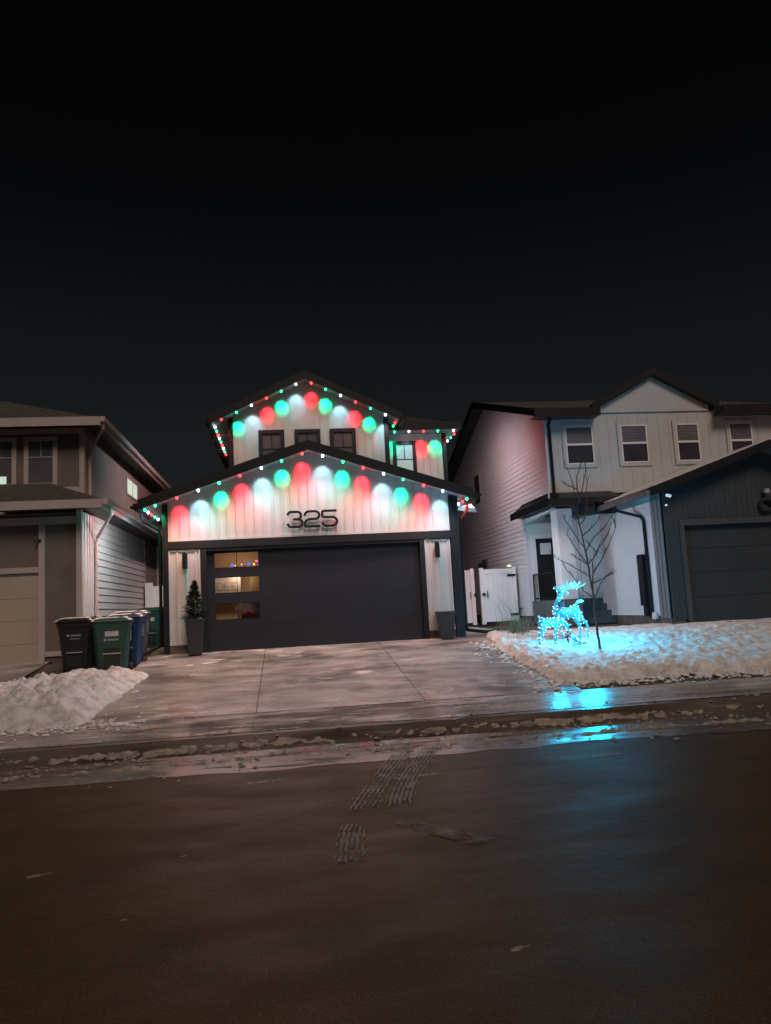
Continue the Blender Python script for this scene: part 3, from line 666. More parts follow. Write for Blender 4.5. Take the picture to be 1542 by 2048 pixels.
# light strings
def gx(n0, xs, Uf, Y, dz=-.035): return [(x, Y, Uf(x)+dz) for x in xs]
xs = [-2.69, -2.24, -1.79, -1.35, -.90, -.44, 0, .45, .90, 1.34, 1.78, 2.23, 2.66, 3.11, 3.54]
AIM = (0, .72, -.70)
light_string('coloured lights along the lower gable eave above number 325', gx(0, xs, UG, 16.47), cyc('G', 15, 'GRW'), AIM, wash=3.1, track_pts=[(-2.95, 16.47, UG(-2.95)-.02), (.58, 16.47, UG(.58)-.02), (4.1, 16.47, UG(4.1)-.02)])
xs = [-1.5, -1.11, -.72, -.33, .06, .45, .85, 1.22, 1.61, 2.0, 2.39, 2.78]
light_string('coloured lights along the highest gable eave', gx(0, xs, UU, 19.55), ['R', 'G', 'W', 'R', 'G', 'W', 'R', 'G', 'W', 'R', 'G', 'W'], AIM, [(-1.7, 19.55, UU(-1.7)-.02), (.68, 19.55, UU(.68)-.02), (3.1, 19.55, UU(3.1)-.02)], wash=.6)
light_string('coloured lights along the short wing eave', [(x, 20.47, 6.39) for x in (3.14, 3.55, 3.96, 4.37, 4.82)], ['G', 'W', 'R', 'G', 'W'], AIM, wash=.6)
light_string('short row of lights on the right side of the wing eave', [(4.93, 20.9+.45*i, 6.39) for i in range(8)], cyc('R', 8, 'RGW'), (-.72, 0, -.7), spot=.6, wash=2.2)
light_string('lights receding along the left upper eave', [(-1.70, 20.0+.45*i, UU(-1.70)-.03) for i in range(9)], cyc('W', 9, 'WGR'), (.6, 0, -.8), spot=.8, wash=2.2)
light_string('three lights in the corner beside the wing roof', [(3.08, 19.9+.35*i, UU(3.08)-.035) for i in range(3)], ['R', 'G', 'W'], (-.6, 0, -.8), spot=.5, wash=.5)
light_string('lights receding along the left lower eave', [(-2.92, 16.55+.42*i, UG(-2.92)-.035) for i in range(5)], cyc('G', 5, 'GWR'), (.5, 0, -.85), wash=3.2)
light_string('lights receding along the right lower eave', [(4.10, 16.55+.42*i, UG(4.10)-.035) for i in range(9)], cyc('G', 9, 'GRW'), (-.5, 0, -.85), wash=8)

# ============================================================ LEFT HOUSE
HL = thing('house', 'brown two-storey house with beige trim and hipped roofs on the left', 'house', (-7, 17, .7))
LX = -4.29; LE = -3.78
# lower front: dark panels, trims
mb = MB(); mb.box(-12, LX-.12, 16.92, 17.05, .9, 3.95); mb.build('front_wall', M['brown_panel'], HL)
mb = MB(); mb.box(-12, LX-.005, 16.88, 16.919, 3.70, 3.86)
mb.box(-5.17, -5.05, 16.875, 16.919, .68, 3.69).box(LX-.115, LX, 16.865, 16.99, .95, 3.99).box(-5.04, LX-.12, 16.88, 16.919, .92, 1.02)
mb.box(-12, -5.175, 16.87, 16.919, 2.68, 2.80)
mb.build('trim', M['beige_trim'], HL)
mb = MB(); mb.box(-10.4, -5.18, 16.905, 16.95, .72, 2.62); do = mb.build('garage_door', M['beige_door'], HL)
mb = MB(); mb.box(-10.4, -5.19, 16.895, 16.906, 2.625, 2.675); mb.build('door_header', M['brown_panel'], do)
mb = MB()
for z in (1.2, 1.68, 2.15): mb.box(-10.4, -5.2, 16.9025, 16.906, z, z+.006)
mb.build('panel_seam', M['brown_panel'], do)
mb = MB(); mb.box(-5.05, LX-.06, 16.93, 17.1, .6, .919).box(LX-.1, LX-.03, 17, 28, .6, 1.05); mb.build('foundation', M['concrete_base'], HL)
# side: battens, then lap siding, then stucco of the main body
mb = MB(); mb.box(LX-.1, LX, 17.0, 17.9, 1.05, 3.95)
for y in (17.05, 17.28, 17.5, 17.72): mb.box(LX, LX+.022, y, y+.05, 1.05, 3.95)
mb.build('batten_strip', M['pale_siding'], HL)
mb = MB(); lap_wall(mb, LX, 1, 17.91, 24.1, 1.05, 3.99, .165, d=.022); mb.build('side_siding', M['cream_siding'], HL)
mb = MB(); mb.box(-4.62, -4.50, 18.12, 30, .9, 6.1).box(-4.62, LX-.02, 24.11, 30, .9, 4.15).box(-12, -4.62, 29.9, 30, .8, 6.1)
mb.build('side_wall', M['brown_stucco'], HL)
mb = MB(); mb.box(LX-.02, LX+.03, 26.5, 26.6, .9, 4.1).box(LX-.02, LX+.02, 24.1, 24.18, 1.0, 4.0); mb.build('trim', M['cream_siding'], HL)
# small lit side window on upper wall
w_ = MB().box(-4.5, -4.47, 22.55, 24.1, 5.20, 5.72).build('window', M['beige_trim'], HL)
MB().box(-4.469, -4.460, 22.62, 24.03, 5.25, 5.67).build('pane', M['lit_pane'], w_, label='brightly lit pane')
MB().box(-4.459, -4.452, 23.3, 23.34, 5.25, 5.67).build('muntin', M['beige_trim'], w_)
# upper front
mb = MB(); mb.box(-12, -4.62, 18.0, 18.12, 4.3, 6.1); mb.build('upper_wall', M['brown_panel'], HL)
mb = MB(); mb.box(-12, -4.50, 17.955, 17.999, 5.93, 6.06).box(-4.61, -4.50, 17.95, 18.13, 4.3, 5.93).box(-5.08, -4.615, 17.96, 17.999, 4.55, 4.68).box(-12, -5.08, 17.96, 17.999, 4.55, 4.66)
mb.build('trim', M['beige_trim'], HL)
for x0, x1 in ((-5.82, -5.09), (-6.72, -5.98), (-8.2, -7.4)):
    w_ = window(HL, x0, x1, 4.685, 5.86, 17.995, M['beige_trim'], M['grey_blind'], .10, frame2=M['beige_trim'])
mb = MB(); mb.box(-6.61, -6.20, 17.955, 17.964, 4.79, 4.96); mb.build('lit_blind', M['lit_pane'], HL)
mb = MB(); mb.box(-6.19, -6.09, 17.967, 17.982, 4.79, 4.94).box(-5.71, -5.2, 17.967, 17.982, 4.79, 4.93); mb.build('sill_reflection', M['beige_trim'], HL) if False else None
# roofs: skirt roof over the garage, hip roof over the house
def hip(name, X0, X1, Y0, Y1, z0, ridge_in, rise, mt, house, th=.02, xl=None):
    a, b, c, d = (X0, Y0, z0), (X1, Y0, z0), (X1, Y1, z0), (X0, Y1, z0)
    p, q = ((X0+X1)/2, Y0+ridge_in, z0+rise), ((X0+X1)/2, Y1-ridge_in, z0+rise)
    mb = MB(); mb.add([a, b, c, d, p, q], [(0, 1, 4), (1, 2, 5, 4), (2, 3, 5), (3, 0, 4, 5), (3, 2, 1, 0)]); return mb.build(name, mt, house)
hip('roof', -10.3, -4.06, 17.45, 30.2, 6.16, 3.1, 1.30, M['shingle_grey'], HL)
mb = MB(); mb.box(-10.3, -4.05, 17.41, 17.45, 5.98, 6.18).box(-4.06, -4.02, 17.45, 30.2, 5.98, 6.18); mb.build('fascia', M['beige_trim'], HL)
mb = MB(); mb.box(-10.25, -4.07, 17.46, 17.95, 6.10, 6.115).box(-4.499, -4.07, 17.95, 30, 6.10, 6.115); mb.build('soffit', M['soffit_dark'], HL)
mb = MB(); mb.prism([(17.41, 6.06), (30.2, 6.06), (30.2, 6.18), (17.41, 6.18)], -4.015, -3.92, 'x'); mb.build('gutter', M['beige_trim'], HL)
mb = MB(); a = (-12, 16.35, 4.15); b = (LE, 16.35, 4.15); c = (-5.38, 18.0, 4.82)
mb.add([(-12, 16.35, 4.14), (LE, 16.35, 4.14), (-4.51, 17.2, 4.44), (-4.51, 18.0, 4.44), (-5.3, 18.0, 4.80), (-12, 18.0, 4.80)], [(0, 1, 2, 4, 5), (2, 3, 4)])
mb.add([(LE, 16.35, 4.14), (LE, 28.6, 4.14), (-4.52, 28.6, 4.44), (-4.52, 17.2, 4.44)], [(0, 1, 2, 3)]); mb.build('skirt_roof', M['shingle_grey'], HL)
mb = MB(); mb.box(-12, LE+.01, 16.31, 16.35, 3.95, 4.13).box(LE, LE+.03, 16.35, 28.0, 3.95, 4.13); mb.build('fascia', M['beige_trim'], HL)
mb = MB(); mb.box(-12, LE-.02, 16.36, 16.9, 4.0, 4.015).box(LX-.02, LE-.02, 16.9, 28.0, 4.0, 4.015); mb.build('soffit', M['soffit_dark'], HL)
mb = MB(); mb.prism([(16.40, 4.03), (28.0, 4.03), (28.0, 4.15), (16.40, 4.15)], LE+.035, LE+.14, 'x'); mb.build('gutter', M['beige_trim'], HL)
mb = MB(); mb.tube([(-3.98, 17.5, 6.05), (-3.98, 17.55, 5.93), (-4.40, 18.2, 5.62), (-4.45, 18.25, 5.5), (-4.45, 18.25, 4.50)], .036, 8); mb.build('downspout', M['beige_trim'], HL)
mb = MB(); mb.tube([(LE+.09, 16.9, 4.05), (LE+.09, 16.95, 3.88), (-4.20, 17.85, 3.48), (-4.235, 17.9, 3.36), (-4.235, 17.9, 1.0)], .036, 8); mb.build('downspout', M['cream_siding'], HL)
sc_ = thing('security_camera', 'tiny dark camera on the beige trim of the brown house', 'camera', (-5.15, 16.87, 3.35))
MB().box(-5.17, -5.12, 16.84, 16.875, 3.33, 3.38).build('mount', M['lantern'], sc_)
MB().tube([(-5.16, 16.86, 3.36), (-5.2, 16.76, 3.33)], .022, 10).build('housing', M['lantern'], sc_)

# ============================================================ RIGHT HOUSE
HR = thing('house', 'pale sided house with slate grey garage and front gable on the right', 'house', (11, 18, .85))
RX = 7.29
def rclip(z):
    # side gable: front eave (19.92, 6.62), ridge (26, 8.5), back (32, 6.6)
    f = 19.95 if z < 6.62 else 19.95+(z-6.62)/.309; b = 32 if z < 6.6 else 32-(z-6.6)/.316
    if z < 3.95: f = 22.3
    return f, max(f, b)
mb = MB(); lap_wall(mb, RX, -1, 20, 32, 1.05, 8.45, .145, rclip, d=.018); mb.build('side_wall', M['pale_siding'], HR)
mb = MB(); mb.box(RX+.0, RX+.12, 19.94, 20.06, 3.95, 6.55).box(RX-.022, RX-.0, 19.93, 20.05, 3.95, 6.6).box(RX-.022, RX, 22.28, 22.40, 1.05, 3.95); mb.build('corner_trim', M['pale_siding'], HR)
mb = MB(); mb.box(RX+.03, RX+.15, 22.3, 32, .6, 1.05); mb.box(RX+.03, 8.9, 22.25, 22.35, .6, 1.05).box(8.96, 9.1, 17.0, 22.3, .6, 1.0); mb.build('foundation', M['concrete_base'], HR)
# upper front
rt_ = lambda x: 6.62
mb = MB(); board_wall(mb, RX+.12, 14.1, 19.9, 4.2, rt_, .3, .2, bw=.02, bd=.008); mb.build('upper_wall', M['dimmed_siding'], HR)
GT = lambda x: 7.50-.50*abs(x-10.52)
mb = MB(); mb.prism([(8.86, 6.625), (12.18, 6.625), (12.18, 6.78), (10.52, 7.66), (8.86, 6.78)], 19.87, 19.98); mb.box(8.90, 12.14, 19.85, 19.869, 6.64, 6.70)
mb.build('gable_wall', M['dimmed_siding'], HR)
for x0, x1 in ((7.74, 8.72), (9.36, 10.32), (11.02, 11.88), (12.64, 13.52)):
    t = .09; f = MB(); f.box(x0, x1, 19.86, 19.895, 5.10, 5.19).box(x0, x1, 19.86, 19.895, 6.27, 6.36).box(x0, x0+t, 19.86, 19.895, 5.19, 6.27).box(x1-t, x1, 19.86, 19.895, 5.19, 6.27)
    wf = f.build('window', M['dimmed_siding'], HR)
    a, b, c, d = x0+t, x1-t, 5.19, 6.27; z = (c+d)/2+.02
    MB().box(a, b, 19.875, 19.895, z, d).build('blind', M['blind'], wf)
    bl = MB()
    zz2 = z+.05
    while zz2 < d-.04: bl.box(a+.035, b-.035, 19.862, 19.8745, zz2, zz2+.014); zz2 += .085
    bl.build('slats', M['blind'], wf)
    MB().box(a, b, 19.876, 19.895, c, z).build('pane', M['blind_dark'], wf)
    g = MB(); q = .035
    g.box(a, b, 19.852, 19.8595, d-q, d).box(a, b, 19.852, 19.8595, c, c+q).box(a, b, 19.85, 19.8595, z-.03, z+.03).box(a, a+q, 19.852, 19.8595, c+q, z-.03).box(b-q, b, 19.852, 19.8595, c+q, z-.03).box(a, a+q, 19.852, 19.8595, z+.03, d-q).box(b-q, b, 19.852, 19.8595, z+.03, d-q)
    g.build('sash', M['vinyl'], wf)
# main roof
mb = MB(); Yf, Yr, Yb = 19.45, 26.0, 32.4; zf, zr, zb = 6.66, 8.66, 6.62; th = .10
for (x0, x1, y_) in ((RX-.42, 8.72, Yf), (8.72, 12.32, 20.0), (12.32, 14.6, Yf)):
    q_ = .305*(y_-Yf)
    mb.prism([(y_, zf+q_), (Yr, zr), (Yb, zb), (Yb, zb-.14), (Yr, zr-.16), (y_, zf-.14+q_)], x0, x1, 'x')
mb.build('roof', M['shingle_grey'], HR)
mb = MB(); mb.box(RX-.44, 8.72, 19.41, 19.45, 6.46, 6.69).box(12.32, 14.6, 19.41, 19.45, 6.46, 6.69)
mb.prism([(Yf, zf-.18), (Yr, zr-.2), (Yb, zb-.18), (Yb, zb+.02), (Yr, zr+.03), (Yf, zf+.03)], RX-.45, RX-.42, 'x'); mb.build('fascia', M['black_metal'], HR)
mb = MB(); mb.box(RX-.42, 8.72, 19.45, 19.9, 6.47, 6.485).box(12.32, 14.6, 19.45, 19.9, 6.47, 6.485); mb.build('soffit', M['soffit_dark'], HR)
# cross gable roof
mb = MB(); gy0 = 19.72
def ydeep(x):  # where cross gable meets main roof plane
    return 19.45+((7.86-.53*abs(x-10.52))-6.66)/.305
for s in (-1, 1):
    e = 10.52+s*1.88; z_e = 7.86-.53*1.88
    mb.add([(10.52, gy0, 7.86), (e, gy0, z_e), (e, 19.95, z_e), (10.52, 23.45, 7.86), (10.52, gy0, 7.72), (e, gy0, z_e-.14), (e, 19.95, z_e-.14), (10.52, 23.45, 7.72)], [(0, 1, 2, 3), (4, 5, 6, 7), (0, 1, 5, 4), (1, 2, 6, 5)])
mb.build('roof', M['shingle_grey'], HR)
mb = MB()
for s in (-1, 1):
    e = 10.52+s*1.90; z_e = 7.86-.53*1.90
    mb.prism([(10.52, 7.68), (e, z_e-.18), (e, z_e+.03), (10.52, 7.89)], gy0-.03, gy0-.002)
mb.build('fascia', M['black_metal'], HR)
mb = MB(); mb.tube([(7.30, 19.42, 6.46), (7.33, 19.75, 6.30), (7.385, 19.87, 6.18), (7.385, 19.87, 4.50), (7.36, 19.75, 4.36), (7.34, 19.5, 4.30)], .045, 8); mb.build('downspout', M['black_metal'], HR)
# belly band under the upper wall
mb = MB(); mb.box(RX+.1, 14.1, 19.86, 19.95, 4.30, 4.36); mb.build('belly_band', M['black_metal'], HR)
# entry: skirt roof, column, door, porch, steps, railings
mb = MB(); x0 = 6.92; mb.prism([(19.1, 4.16), (19.96, 4.44), (22.5, 4.44), (22.5, 4.02), (19.1, 4.02)], x0+.35, 9.0, 'x')
mb.add([(x0, 19.1, 4.14), (x0+.36, 19.1, 4.16), (x0+.36, 22.5, 4.42), (x0, 22.5, 4.14), (x0, 19.1, 4.02), (x0+.36, 19.1, 4.02), (x0+.36, 22.5, 4.02), (x0, 22.5, 4.02)], [(0, 1, 2, 3), (4, 5, 6, 7), (0, 1, 5, 4), (2, 3, 7, 6), (3, 0, 4, 7)])
mb.build('porch_roof', M['dark_trim'], HR)
mb = MB(); mb.box(x0-.02, 8.15, 19.06, 19.10, 3.96, 4.16).box(x0-.03, x0, 19.1, 22.5, 3.96, 4.16); mb.build('fascia', M['black_metal'], HR)
mb = MB(); mb.box(7.9, 8.2, 19.12, 19.4, 3.70, 4.0).box(7.86, 8.9, 19.42, 19.5, 3.74, 4.0); mb.build('porch_beam', M['dark_trim'], HR)
mb = MB(); mb.box(7.42, 7.86, 19.92, 20.42, 1.5, 3.98); mb.build('column', M['pale_siding'], HR, bevel=.01)
mb = MB(); lap_front(mb, RX+.0, 8.92, 22.3, 1.5, 4.02, .145); mb.build('entry_wall', M['pale_siding'], HR)
dr = MB().box(7.56, 8.52, 22.25, 22.29, 1.5, 3.36).build('door', M['dark_trim'], HR)
MB().box(7.68, 8.02, 22.236, 22.249, 2.88, 3.22).build('pane', M['pale_siding'], dr, label='pale curtained pane')
MB().box(8.4, 8.44, 22.2, 22.249, 2.35, 2.45).build('handle', M['black_metal'], dr)
mb = MB(); mb.box(7.42, 7.55, 22.24, 22.285, 1.5, 3.5).box(7.55, 8.6, 22.24, 22.285, 3.37, 3.5); mb.build('door_trim', M['vinyl'], HR)
mb = MB(); mb.box(RX+.04, 8.94, 20.85, 22.3, .8, 1.49); mb.box(RX+.04, 7.95, 19.9, 20.85, .8, 1.485); mb.build('porch', M['porch_concrete'], HR)
for i, (a, z) in enumerate(((20.60, 1.33), (20.33, 1.15), (20.06, .99))):
    box('step', M['porch_concrete'], HR, 7.96, 8.94, a, a+.26, .8, z)
def rail(pts, n, label):
    mb = MB(); (xa, ya, za), (xb, yb, zb_) = pts; hgt = .78
    for dz in (hgt, .06): mb.tube([(xa, ya, za+dz), (xb, yb, zb_+dz)], .02, 6)
    for i in range(n+1):
        t = i/n; x, y, z = xa+(xb-xa)*t, ya+(yb-ya)*t, za+(zb_-za)*t
        mb.tube([(x, y, z if i in (0, n) else z+.06), (x, y, z+hgt)], .02 if i in (0, n) else .009, 6)
    return mb.build('railing', M['black_metal'], HR)
rail(((7.38, 20.5, 1.49), (7.38, 22.2, 1.49)), 15, ''); rail(((7.93, 20.85, 1.49), (7.93, 20.1, .95)), 7, '')
# garage
GX = 8.94; UGR = lambda x: 4.86-.34*abs(x-11.5)
mb = MB(); lap_wall(mb, GX, -1, 17.55, 22.3, 1.0, 4.05, .145, d=.012); mb.build('garage_side_wall', M['pale_siding'], HR)
mb = MB(); mb.box(GX-.0, GX+.12, 16.95, 17.54, .95, 4.0)
for y in (17.02, 17.2, 17.38): mb.box(GX-.02, GX, y, y+.07, .95, 4.0)
mb.build('batten_strip', M['grey_batten'], HR)
gt2 = lambda x: min(UGR(x), 9)
mb = MB(); board_wall(mb, GX, 9.36, 16.9, .9, gt2, .14, .05, bw=.015, bd=.006); board_wall(mb, 9.361, 14.0, 16.9, 3.14, gt2, .14, .05, bw=.015, bd=.006); board_wall(mb, 13.6, 14.05, 16.902, .9, lambda x: 3.13, .14, .05, bw=.015, bd=.006)
mb.build('garage_front_wall', M['slate_siding'], HR)
mb = MB(); mb.box(9.28, 9.40, 16.865, 16.892, .85, 3.10).box(9.28, 13.7, 16.86, 16.892, 3.10, 3.24).box(13.58, 13.7, 16.865, 16.892, .85, 3.10); mb.build('door_trim', M['slate_trim'], HR)
gd2 = MB().box(9.405, 13.575, 17.0, 17.04, .82, 3.12).build('garage_door', M['slate_door'], HR)
mb = MB()
for z in (1.4, 1.98, 2.55): mb.box(9.41, 13.57, 16.994, 17.0, z, z+.008)
mb.build('panel_seam', M['dark_trim'], gd2)
mb = MB(); mb.box(GX+.02, 9.27, 16.95, 17.05, .7, .9); mb.build('foundation', M['concrete_base'], HR)
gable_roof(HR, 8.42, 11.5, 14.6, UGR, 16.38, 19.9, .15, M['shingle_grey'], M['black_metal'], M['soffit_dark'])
mb = MB()
for s in (-1, 1):
    e = 11.5+s*3.0
    mb.prism([(11.5, UGR(11.5)+.155), (e, UGR(e)+.155), (e, UGR(e)+.185), (11.5, UGR(11.5)+.19)], 16.40, 19.8)
mb.build('roof_snow', M['snow_cap'], HR)
mb = MB(); mb.box(8.30, 8.41, 16.42, 19.4, UGR(8.42)-.03, UGR(8.42)+.10); mb.build('gutter', M['brown_panel'], HR)
mb = MB(); mb.tube([(8.36, 18.3, 3.78), (8.40, 18.3, 3.68), (8.84, 17.9, 3.46), (8.88, 17.85, 3.34), (8.88, 17.85, 1.0)], .04, 8); mb.build('downspout', M['black_metal'], HR)
mt_ = MB().box(8.80, 8.92, 17.96, 18.25, 1.25, 2.52).box(8.84, 8.92, 17.98, 18.2, 1.0, 1.25).build('meter_box', M['dark_trim'], HR)
MB().box(8.86, 8.92, 17.62, 17.84, .92, 1.08).build('valve', M['vinyl'], HR)
# side wall fittings: slim window, vents, hose tap
w_ = MB().box(RX-.035, RX-.019, 27.15, 28.05, 5.1, 6.35).build('window', M['vinyl'], HR)
MB().box(RX-.042, RX-.036, 27.25, 27.95, 5.2, 6.27).build('pane', M['glass_dark'], w_)
mb = MB(); mb.box(RX-.10, RX-.02, 26.9, 27.4, 2.75, 3.05).box(RX-.12, RX-.02, 27.5, 27.9, 2.7, 2.98); mb.build('vent_hood', M['slate_trim'], HR)
mb = MB(); mb.tube([(RX-.02, 23.2, 1.28), (RX-.10, 23.15, 1.28), (RX-.12, 23.12, 1.2)], .012, 6); mb.tube([(RX-.05, 23.0, 1.29), (RX-.05, 23.4, 1.29)], .01, 6); mb.build('hose_tap', M['black_metal'], HR)
# camera with a self-glowing shell, and wall fixture on the garage
cm = thing('security_camera', 'small white camera under the slate garage eave', 'camera', (9.03, 16.88, 3.75))
MB().tube([(9.01, 16.84, 3.84), (9.08, 16.76, 3.80)], .035, 10).build('housing', M['lens'], cm)
MB().tube([(8.99, 16.86, 3.60), (8.99, 16.84, 3.60)], .025, 10).build('sensor', M['lens'], cm)
fx = thing('wall_fixture', 'dark round ornament with a small lamp high on the slate garage', 'wall ornament', (11.55, 16.85, 3.6))
mb = MB(); mb.tube([(11.55+.16*math.cos(a*math.pi/8), 16.82, 3.52+.14*math.sin(a*math.pi/8)) for a in range(17)], .045, 7); mb.build('wreath', M['rubber'], fx)
MB().box(11.5, 11.62, 16.76, 16.84, 3.80, 3.90).build('lamp', M['mark'], fx)

# ============================================================ FENCES
def panel(name, parent, x0, x1, Y, z0, z1):
    mb = MB(); mb.box(x0, x1, Y, Y+.03, z0+.06, z1-.06)
    x = x0+.0
    r = mb.build(name, M['vinyl'], parent)
    mb = MB(); mb.box(x0, x1, Y-.02, Y+.05, z1-.13, z1).box(x0, x1, Y-.02, Y+.05, z0, z0+.13); mb.build('rail', M['vinyl'], parent)
    g_ = MB(); x = x0+.15
    while x < x1-.05: g_.box(x, x+.004, Y-.002, Y, z0+.13, z1-.13); x += .15
    g_.build('groove', M['mark'], r); return r
fg = thing('gate', 'white vinyl gate with black hinges beside the pale siding', 'gate', (6.6, 23.3, .85))
panel('gate_panel', fg, 6.12, 7.05, 23.3, .92, 2.55)
mb = MB(); mb.box(6.0, 6.12, 23.25, 23.37, .85, 2.60).box(7.05, 7.17, 23.25, 23.37, .9, 2.60); mb.build('post', M['vinyl'], fg)
mb = MB(); mb.box(6.88, 7.14, 23.225, 23.249, 2.30, 2.37).box(6.90, 7.16, 23.225, 23.249, 1.08, 1.15); mb.build('hinge', M['black_metal'], fg)
mb = MB(); mb.box(6.05, 6.14, 23.2, 23.249, 1.74, 1.82).box(6.20, 6.215, 23.2, 23.249, 1.66, 1.88); mb.build('latch', M['black_metal'], fg)
fg2 = thing('gate', 'white vinyl gate half hidden behind the dark house corner', 'gate', (5.5, 23.3, .85))
panel('gate_panel', fg2, 4.75, 5.70, 23.3, .92, 2.55)
mb = MB(); mb.box(5.70, 5.82, 23.25, 23.37, .85, 2.60); mb.build('post', M['vinyl'], fg2)
mb = MB(); mb.box(5.78, 5.87, 23.2, 23.249, 1.74, 1.82).box(5.66, 5.675, 23.2, 23.249, 1.66, 1.88); mb.build('latch', M['black_metal'], fg2)
ff = thing('fence', 'white vinyl fence panel between the brown house and the potted spruce', 'fence', (-3.6, 23.8, .8))
panel('fence_panel', ff, -4.0, -2.7, 23.8, .85, 2.55)
mb = MB(); mb.box(-4.22, -4.0, 23.75, 23.88, .8, 2.66); mb.build('post', M['vinyl'], ff)
yl = thing('post_lamp', 'tiny glowing yellow lamp on the white gate post', 'lamp', (6.98, 23.28, 2.6))
mb = MB(); mb.tube([(6.98, 23.28, 2.605), (6.98, 23.28, 2.63), (6.98, 23.28, 2.66)], [.06, .055, .02], 10); mb.build('lens', M['yellow_glow'], yl)
MB().box(6.91, 7.05, 23.24, 23.33, 2.602, 2.615).build('base', M['vinyl'], yl)
# gravel strip by the fence
mb = MB()
for _ in range(900):
    x, y = random.uniform(-4.1, -2.75), random.uniform(16.9, 23.6); r = random.uniform(.03, .07); z = .80
    if y < 17.1 and x > -2.8: continue
    mb.add([(x-r, y, z), (x, y-r, z), (x+r*1.2, y, z), (x, y+r, z), (x+r*.1, y, z+r*random.uniform(.5, .9))], [(0, 1, 4), (1, 2, 4), (2, 3, 4), (3, 0, 4)])
o = mb.build('gravel', M['rock']); tag(o, 'brown gravel strip between the two houses', 'gravel', kind='stuff')

# ============================================================ BINS
def bin_mesh(root, body_m, snow=True, label_col=None, marks=True):
    # local: front faces -y; 0.58 wide, 0.68 deep, 1.05 high
    def ring(w, d, z, ch=.05, yo=0):
        return [(-w+ch, -d+yo, z), (w-ch, -d+yo, z), (w, -d+ch+yo, z), (w, d-ch+yo, z), (w-ch, d+yo, z), (-w+ch, d+yo, z), (-w, d-ch+yo, z), (-w, -d+ch+yo, z)]
    mb = MB(); rs = [ring(.215, .23, .02), ring(.225, .245, .10), ring(.255, .285, .55), ring(.285, .315, .86), ring(.295, .325, .875), ring(.30, .335, .96)]
    vs = [v for r in rs for v in r]; n = 8
    fs = [(i*n+k, i*n+(k+1) % n, (i+1)*n+(k+1) % n, (i+1)*n+k) for i in range(len(rs)-1) for k in range(n)]
    mb.add(vs, fs+[tuple(range(n))[::-1], tuple(range(5*n, 6*n))]); b = mb.build('body', body_m, root, local=True, bevel=.012)
    # recess with catch bar on the front
    mb = MB(); mb.hexa([(-.12, -.262, .12), (.12, -.262, .12), (.12, -.2, .12), (-.12, -.2, .12), (-.12, -.289, .50), (.12, -.289, .50), (.12, -.2, .50), (-.12, -.2, .50)]); mb.build('recess', M['rubber'], b, local=True)
    mb = MB(); mb.tube([(-.13, -.295, .40), (.13, -.295, .40)], .012, 8); mb.build('catch_bar', M['mark'], b, local=True)
    # lid: shallow dome overhanging
    mb = MB(); L = [ring(.31, .35, .955, .06), ring(.325, .365, .985, .07), ring(.30, .34, 1.02, .08), ring(.20, .22, 1.06, .08)]
    vs = [v for r in L for v in r]; fs = [(i*n+k, i*n+(k+1) % n, (i+1)*n+(k+1) % n, (i+1)*n+k) for i in range(3) for k in range(n)]
    mb.add(vs, fs+[tuple(range(n))[::-1], tuple(range(3*n, 4*n))]); ld_ = mb.build('lid', body_m, root, local=True, bevel=.008)
    mb = MB(); mb.tube([(-.24, .37, .95), (-.24, .43, .97), (.24, .43, .97), (.24, .37, .95)], .016, 8); mb.build('handle', body_m, root, local=True)
    for s in (-1, 1):
        mb = MB(); mb.tube([(s*.25, .20, .10), (s*.30, .20, .10)], .10, 16); mb.build('wheel', M['rubber'], root, local=True)
    if snow:
        mb = MB(); N = 14; vs = []
        for j in range(N+1):
            for i in range(N+1):
                x = -.31+.62*i/N; y = -.35+.70*j/N; e = min(.31-abs(x), .35-abs(y))
                vs.append((x, y, .985+sm(-.02, .10, e)*(.07+.02*fbm(x*6+root.location.x, y*6))))
        mb.add(vs, [(j*(N+1)+i, j*(N+1)+i+1, (j+1)*(N+1)+i+1, (j+1)*(N+1)+i) for j in range(N) for i in range(N)])
        mb.build('snow_cap', M['snow_cap'], root, local=True, smooth=True)
    if label_col:
        mb = MB(); mb.hexa([(-.10, -.306, .71), (.10, -.306, .71), (.10, -.28, .71), (-.10, -.28, .71), (-.10, -.3145, .80), (.10, -.3145, .80), (.10, -.28, .80), (-.10, -.28, .80)]); mb.build('label_plate', label_col, root, local=True)
    if marks:
        mb = MB()
        def mk(x, z, w, h): y = -.2885-(z-.55)*.09; mb.box(x, x+w, y-.006, y+.01, z, z+h)
        zc = .63 if label_col else .70
        mb.tube([(-.10, -.298-(zc-.55)*.09, zc+.02), (-.10, -.27, zc+.02)], .022, 10)
        x = -.06
        while x < .10:
            w = random.uniform(.014, .026); mk(x, zc+random.uniform(0, .004), w, random.uniform(.026, .034)); x += w+.008
        if not label_col:
            x = -.07
            while x < .07: w = random.uniform(.012, .02); mk(x, zc-.055, w, .02); x += w+.008
        mb.build('marking', M['mark'], root, local=True)
        mb = MB()
        for k in range(5): mb.box(.272, .288, -.18+.0*k, -.12-.02*(k % 2), .62+.045*k, .645+.045*k)
        mb.build('side_marking', M['mark'], root, local=True)
def wbin(x, y, z, rz, m, lbl, **k):
    r = thing('wheelie_bin', lbl, 'wheelie bin', (x, y, z), rz, 'wheelie bins left of the garage'); r.scale = (1.18, 1.15, 1.02); bin_mesh(r, M[m], **k); return r
wbin(-3.28, 15.05, .585, R(10), 'bin_green', 'large green wheelie bin with a white label plate, front of the group', label_col=M['label'])
wbin(-3.98, 15.6, .62, R(-8), 'bin_black', 'black wheelie bin leftmost of the group under a snow cap')
wbin(-3.20, 15.95, .64, R(4), 'bin_blue', 'blue wheelie bin wedged behind the large green one')
